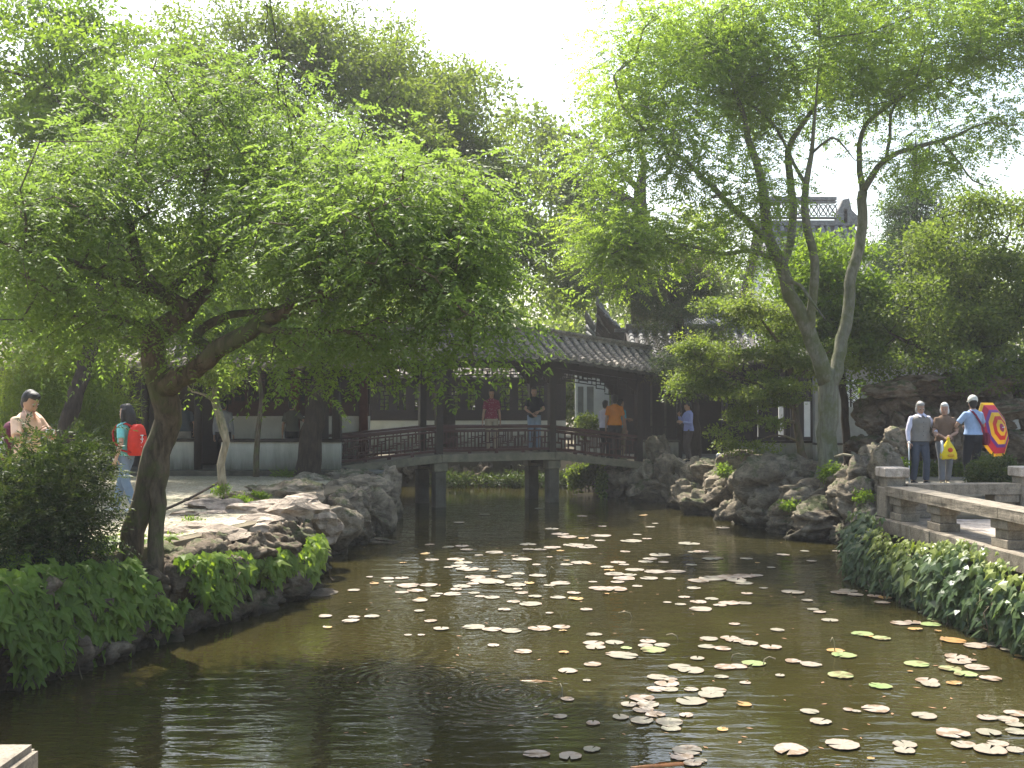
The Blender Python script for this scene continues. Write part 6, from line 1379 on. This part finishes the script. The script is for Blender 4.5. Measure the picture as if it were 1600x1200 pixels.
for (px, py, hw, k) in spots:
    p = G(px, py, .006); r = min(.21, hw*p.y/FPX*.93)
    kind = {'p': 'pale', 'g': 'green', 'o': 'old'}[k]
    o = link('lily_pad', PMS[kind][rng.randrange(6)], None, p); o.scale = (r, r*rng.uniform(.85,1.1), r*rng.uniform(.6,1.2)*(1.3 if k == 'o' else 1)); o.rotation_euler = (0, 0, rng.uniform(0, 6.28)); o.location.z = .004 + len(used)*.00003
    used.append(p); lab, gname = pad_label(px, py, hw, k); tag(o, lab, 'lily pad', gname)
# bent stalks poking from the water
mb = MB()
for (px, py) in ((1445,958,),(1226,844),(1305,1020),(1020,760),(797,880),(855,905),(1062,1000),(990,965),(868,925),(1190,1040),(880,1090),(1140,1030),(1365,878),(1395,790)):
    p = G(px, py, 0); h_ = rng.uniform(.06,.2); d = V((rng.uniform(-.12,.12), rng.uniform(-.05,.05), 0)); mb.tube([p-V((0,0,.05)), p+V((0,0,h_*.7))+d*.4, p+V((0,0,h_))+d, p+V((0,0,h_*.8))+d*1.8], .006, 5)
tag(mb.build('dry_stalks', MT['bark_pale']), 'dry bent lily stalks poking out of the pond', 'stalks', kind='stuff')
# fallen leaf litter on the water: specks
mb = MB()
for i in range(160):
    px, py = rng.uniform(500, 1590), rng.uniform(830, 1195); p = G(px, py, .004); a = rng.uniform(0, 6.28); s = rng.uniform(.015, .04); u = V((math.cos(a), math.sin(a), 0)); w = V((-u.y, u.x, 0))
    mb.add([p-u*s, p-w*s*.4, p+u*s, p+w*s*.4], [(0,1,2,3)])
tag(mb.build('floating_litter', PM['old']), 'scattered specks of leaf litter floating on the pond', 'leaf litter', kind='stuff')
# carp breaking the surface
def carp(px, py, ang, L, lab, col):
    p = G(px, py, 0); t = thing('carp', lab, 'carp', (p.x, p.y, -.012), ang)
    rings = []
    for f, w, h_ in ((-.5,.006,.012),(-.45,.02,.03),(-.25,.05,.045),(0,.07,.05),(.25,.066,.048),(.42,.04,.034),(.5,.012,.014)): rings.append([V((f*L + 0, w*L*math.cos(a)+.03*L*math.sin(f*5), h_*L*math.sin(a)*1.1)) for a in [2*math.pi*k/12 for k in range(12)]])
    MB().loft(rings).build('body', col, t)
    MB().add([(-.5*L,-.02,-.005),(-.72*L,-.07,.012),(-.66*L,-.02,.008),(-.72*L,.03,.012),(-.5*L,-.02,.012)], [(0,1,2),(0,2,3),(4,2,1),(4,3,2)]).build('tail', col, t)
    MB().add([(.15*L,.01,.05*L),(-.15*L,-.01,.05*L),(-.02*L,0,.075*L),(0,.012,.05*L)], [(0,1,2),(3,2,1),(0,2,3)]).build('fin', col, t)
carp(1035, 1196, .1, .5, 'orange carp with its back breaking the surface at the near edge', simple('carp_orange', (.28,.11,.03), .3, .2, 20, .1))
carp(838, 1064, 2.9, .36, 'bronze carp rising in the ripples at mid-pond', simple('carp_bronze', (.2,.1,.03), .3, .2, 20, .1))
# ---------------------------------------------------------------- small things
t = thing('garden_lamp', 'short dark bollard lamp with a pale top among the rocks', 'lamp', tuple(W(1123, 748, 24.9)))
MB().tube([(0,0,-.2),(0,0,.5)], .06, 12).build('post', cloth('black_trousers', None), t); MB().tube([(0,0,.5),(0,0,.58),(0,0,.6)], [.062,.062,.03], 12).build('lamp_head', cloth('pale_plastic', None), t)
a, b = V((XP(242, 15.2), 15.2, .96)), V(W(344, 752, 17.3)); mb = MB(); pts = [a.lerp(b, i/10)+V((0,0,-.03*math.sin(math.pi*i/10))) for i in range(11)]
tag(MB().tube(pts, .02, 6).build('rope', MT['bark_dark']), 'dark rope lying from the leaning trunk to the slim pale trunk', 'rope')
pts = [W(1304, 714, 20.4), W(1318, 710, 20.3), W(1332, 712, 20.2), W(1345, 719, 20.1), W(1352, 726, 20.0)]
tag(MB().tube(pts, .025, 6).build('bamboo_hoop', MT['bark_pale']), 'pale bent bamboo hoop over the grass beside the smooth trunk', 'hoop')
q = W(415, -40, 10.6)
mb = MB(); mb.tube([W(405,-120,10.8), W(412,-30,10.7), W(418,20,10.7), W(414,52,10.7)], [.008,.006,.005,.003], 5)
hw = thing('hanging_twig', 'small dark twig of leaves dangling into the sky above the crowns', 'twig', tuple(q)); 
mb.tube([W(467,298,12.2), W(450,180,11.8), W(428,40,11.2), W(408,-90,10.9), W(405,-120,10.8)], [.007,.006,.005,.005,.005], 5); st = mb.build('stem', MT['bark_dark'], None); st.parent = hw; st.location = -q
rg = np.random.RandomState(3); bp = np.array([W(rg.uniform(400,432), rg.uniform(-100,60), 10.7) for _ in range(46)]) - np.array(q)
link('foliage', quads_mesh('foliage', blades(bp, rg.normal(0,1,(46,3)), rg.normal(0,1,(46,3)), np.full(46,.07), np.full(46,.035)), rg.uniform(0,.6,46), MT['leaf_dark']), hw)
# dry mat of fallen leaves at the trunk's foot and along the path
mb = MB()
for i in range(420):
    Y = rng.uniform(12.2, 23); x = rng.uniform(-9, -4.2); s = rng.uniform(.02,.05); a = rng.uniform(0,6.28); u = V((math.cos(a), math.sin(a), rng.uniform(0,.2))); w = V((-u.y, u.x, 0)); p = V((x, Y, .945)); mb.add([p-u*s, p-w*s*.4, p+u*s, p+w*s*.4], [(0,1,2,3)])
tag(mb.build('fallen_leaves', PM['old']), 'scattered fallen leaves on the pebble path', 'leaves', kind='stuff')
# ---------------------------------------------------------------- haze
m = bpy.data.materials.new('garden_haze'); m.use_nodes = True; nt = m.node_tree
for n in list(nt.nodes):
    if n.type == 'BSDF_PRINCIPLED': nt.nodes.remove(n)
vol = nt.nodes.new('ShaderNodeVolumePrincipled'); vol.inputs['Density'].default_value = .0010; vol.inputs['Color'].default_value = (.95,.97,1,1); vol.inputs['Anisotropy'].default_value = .35
nt.links.new(vol.outputs[0], [n for n in nt.nodes if n.type == 'OUTPUT_MATERIAL'][0].inputs['Volume'])
tag(MB().box((0, 200, 7.5), (700, 520, 20)).build('haze', m), kind='stuff')
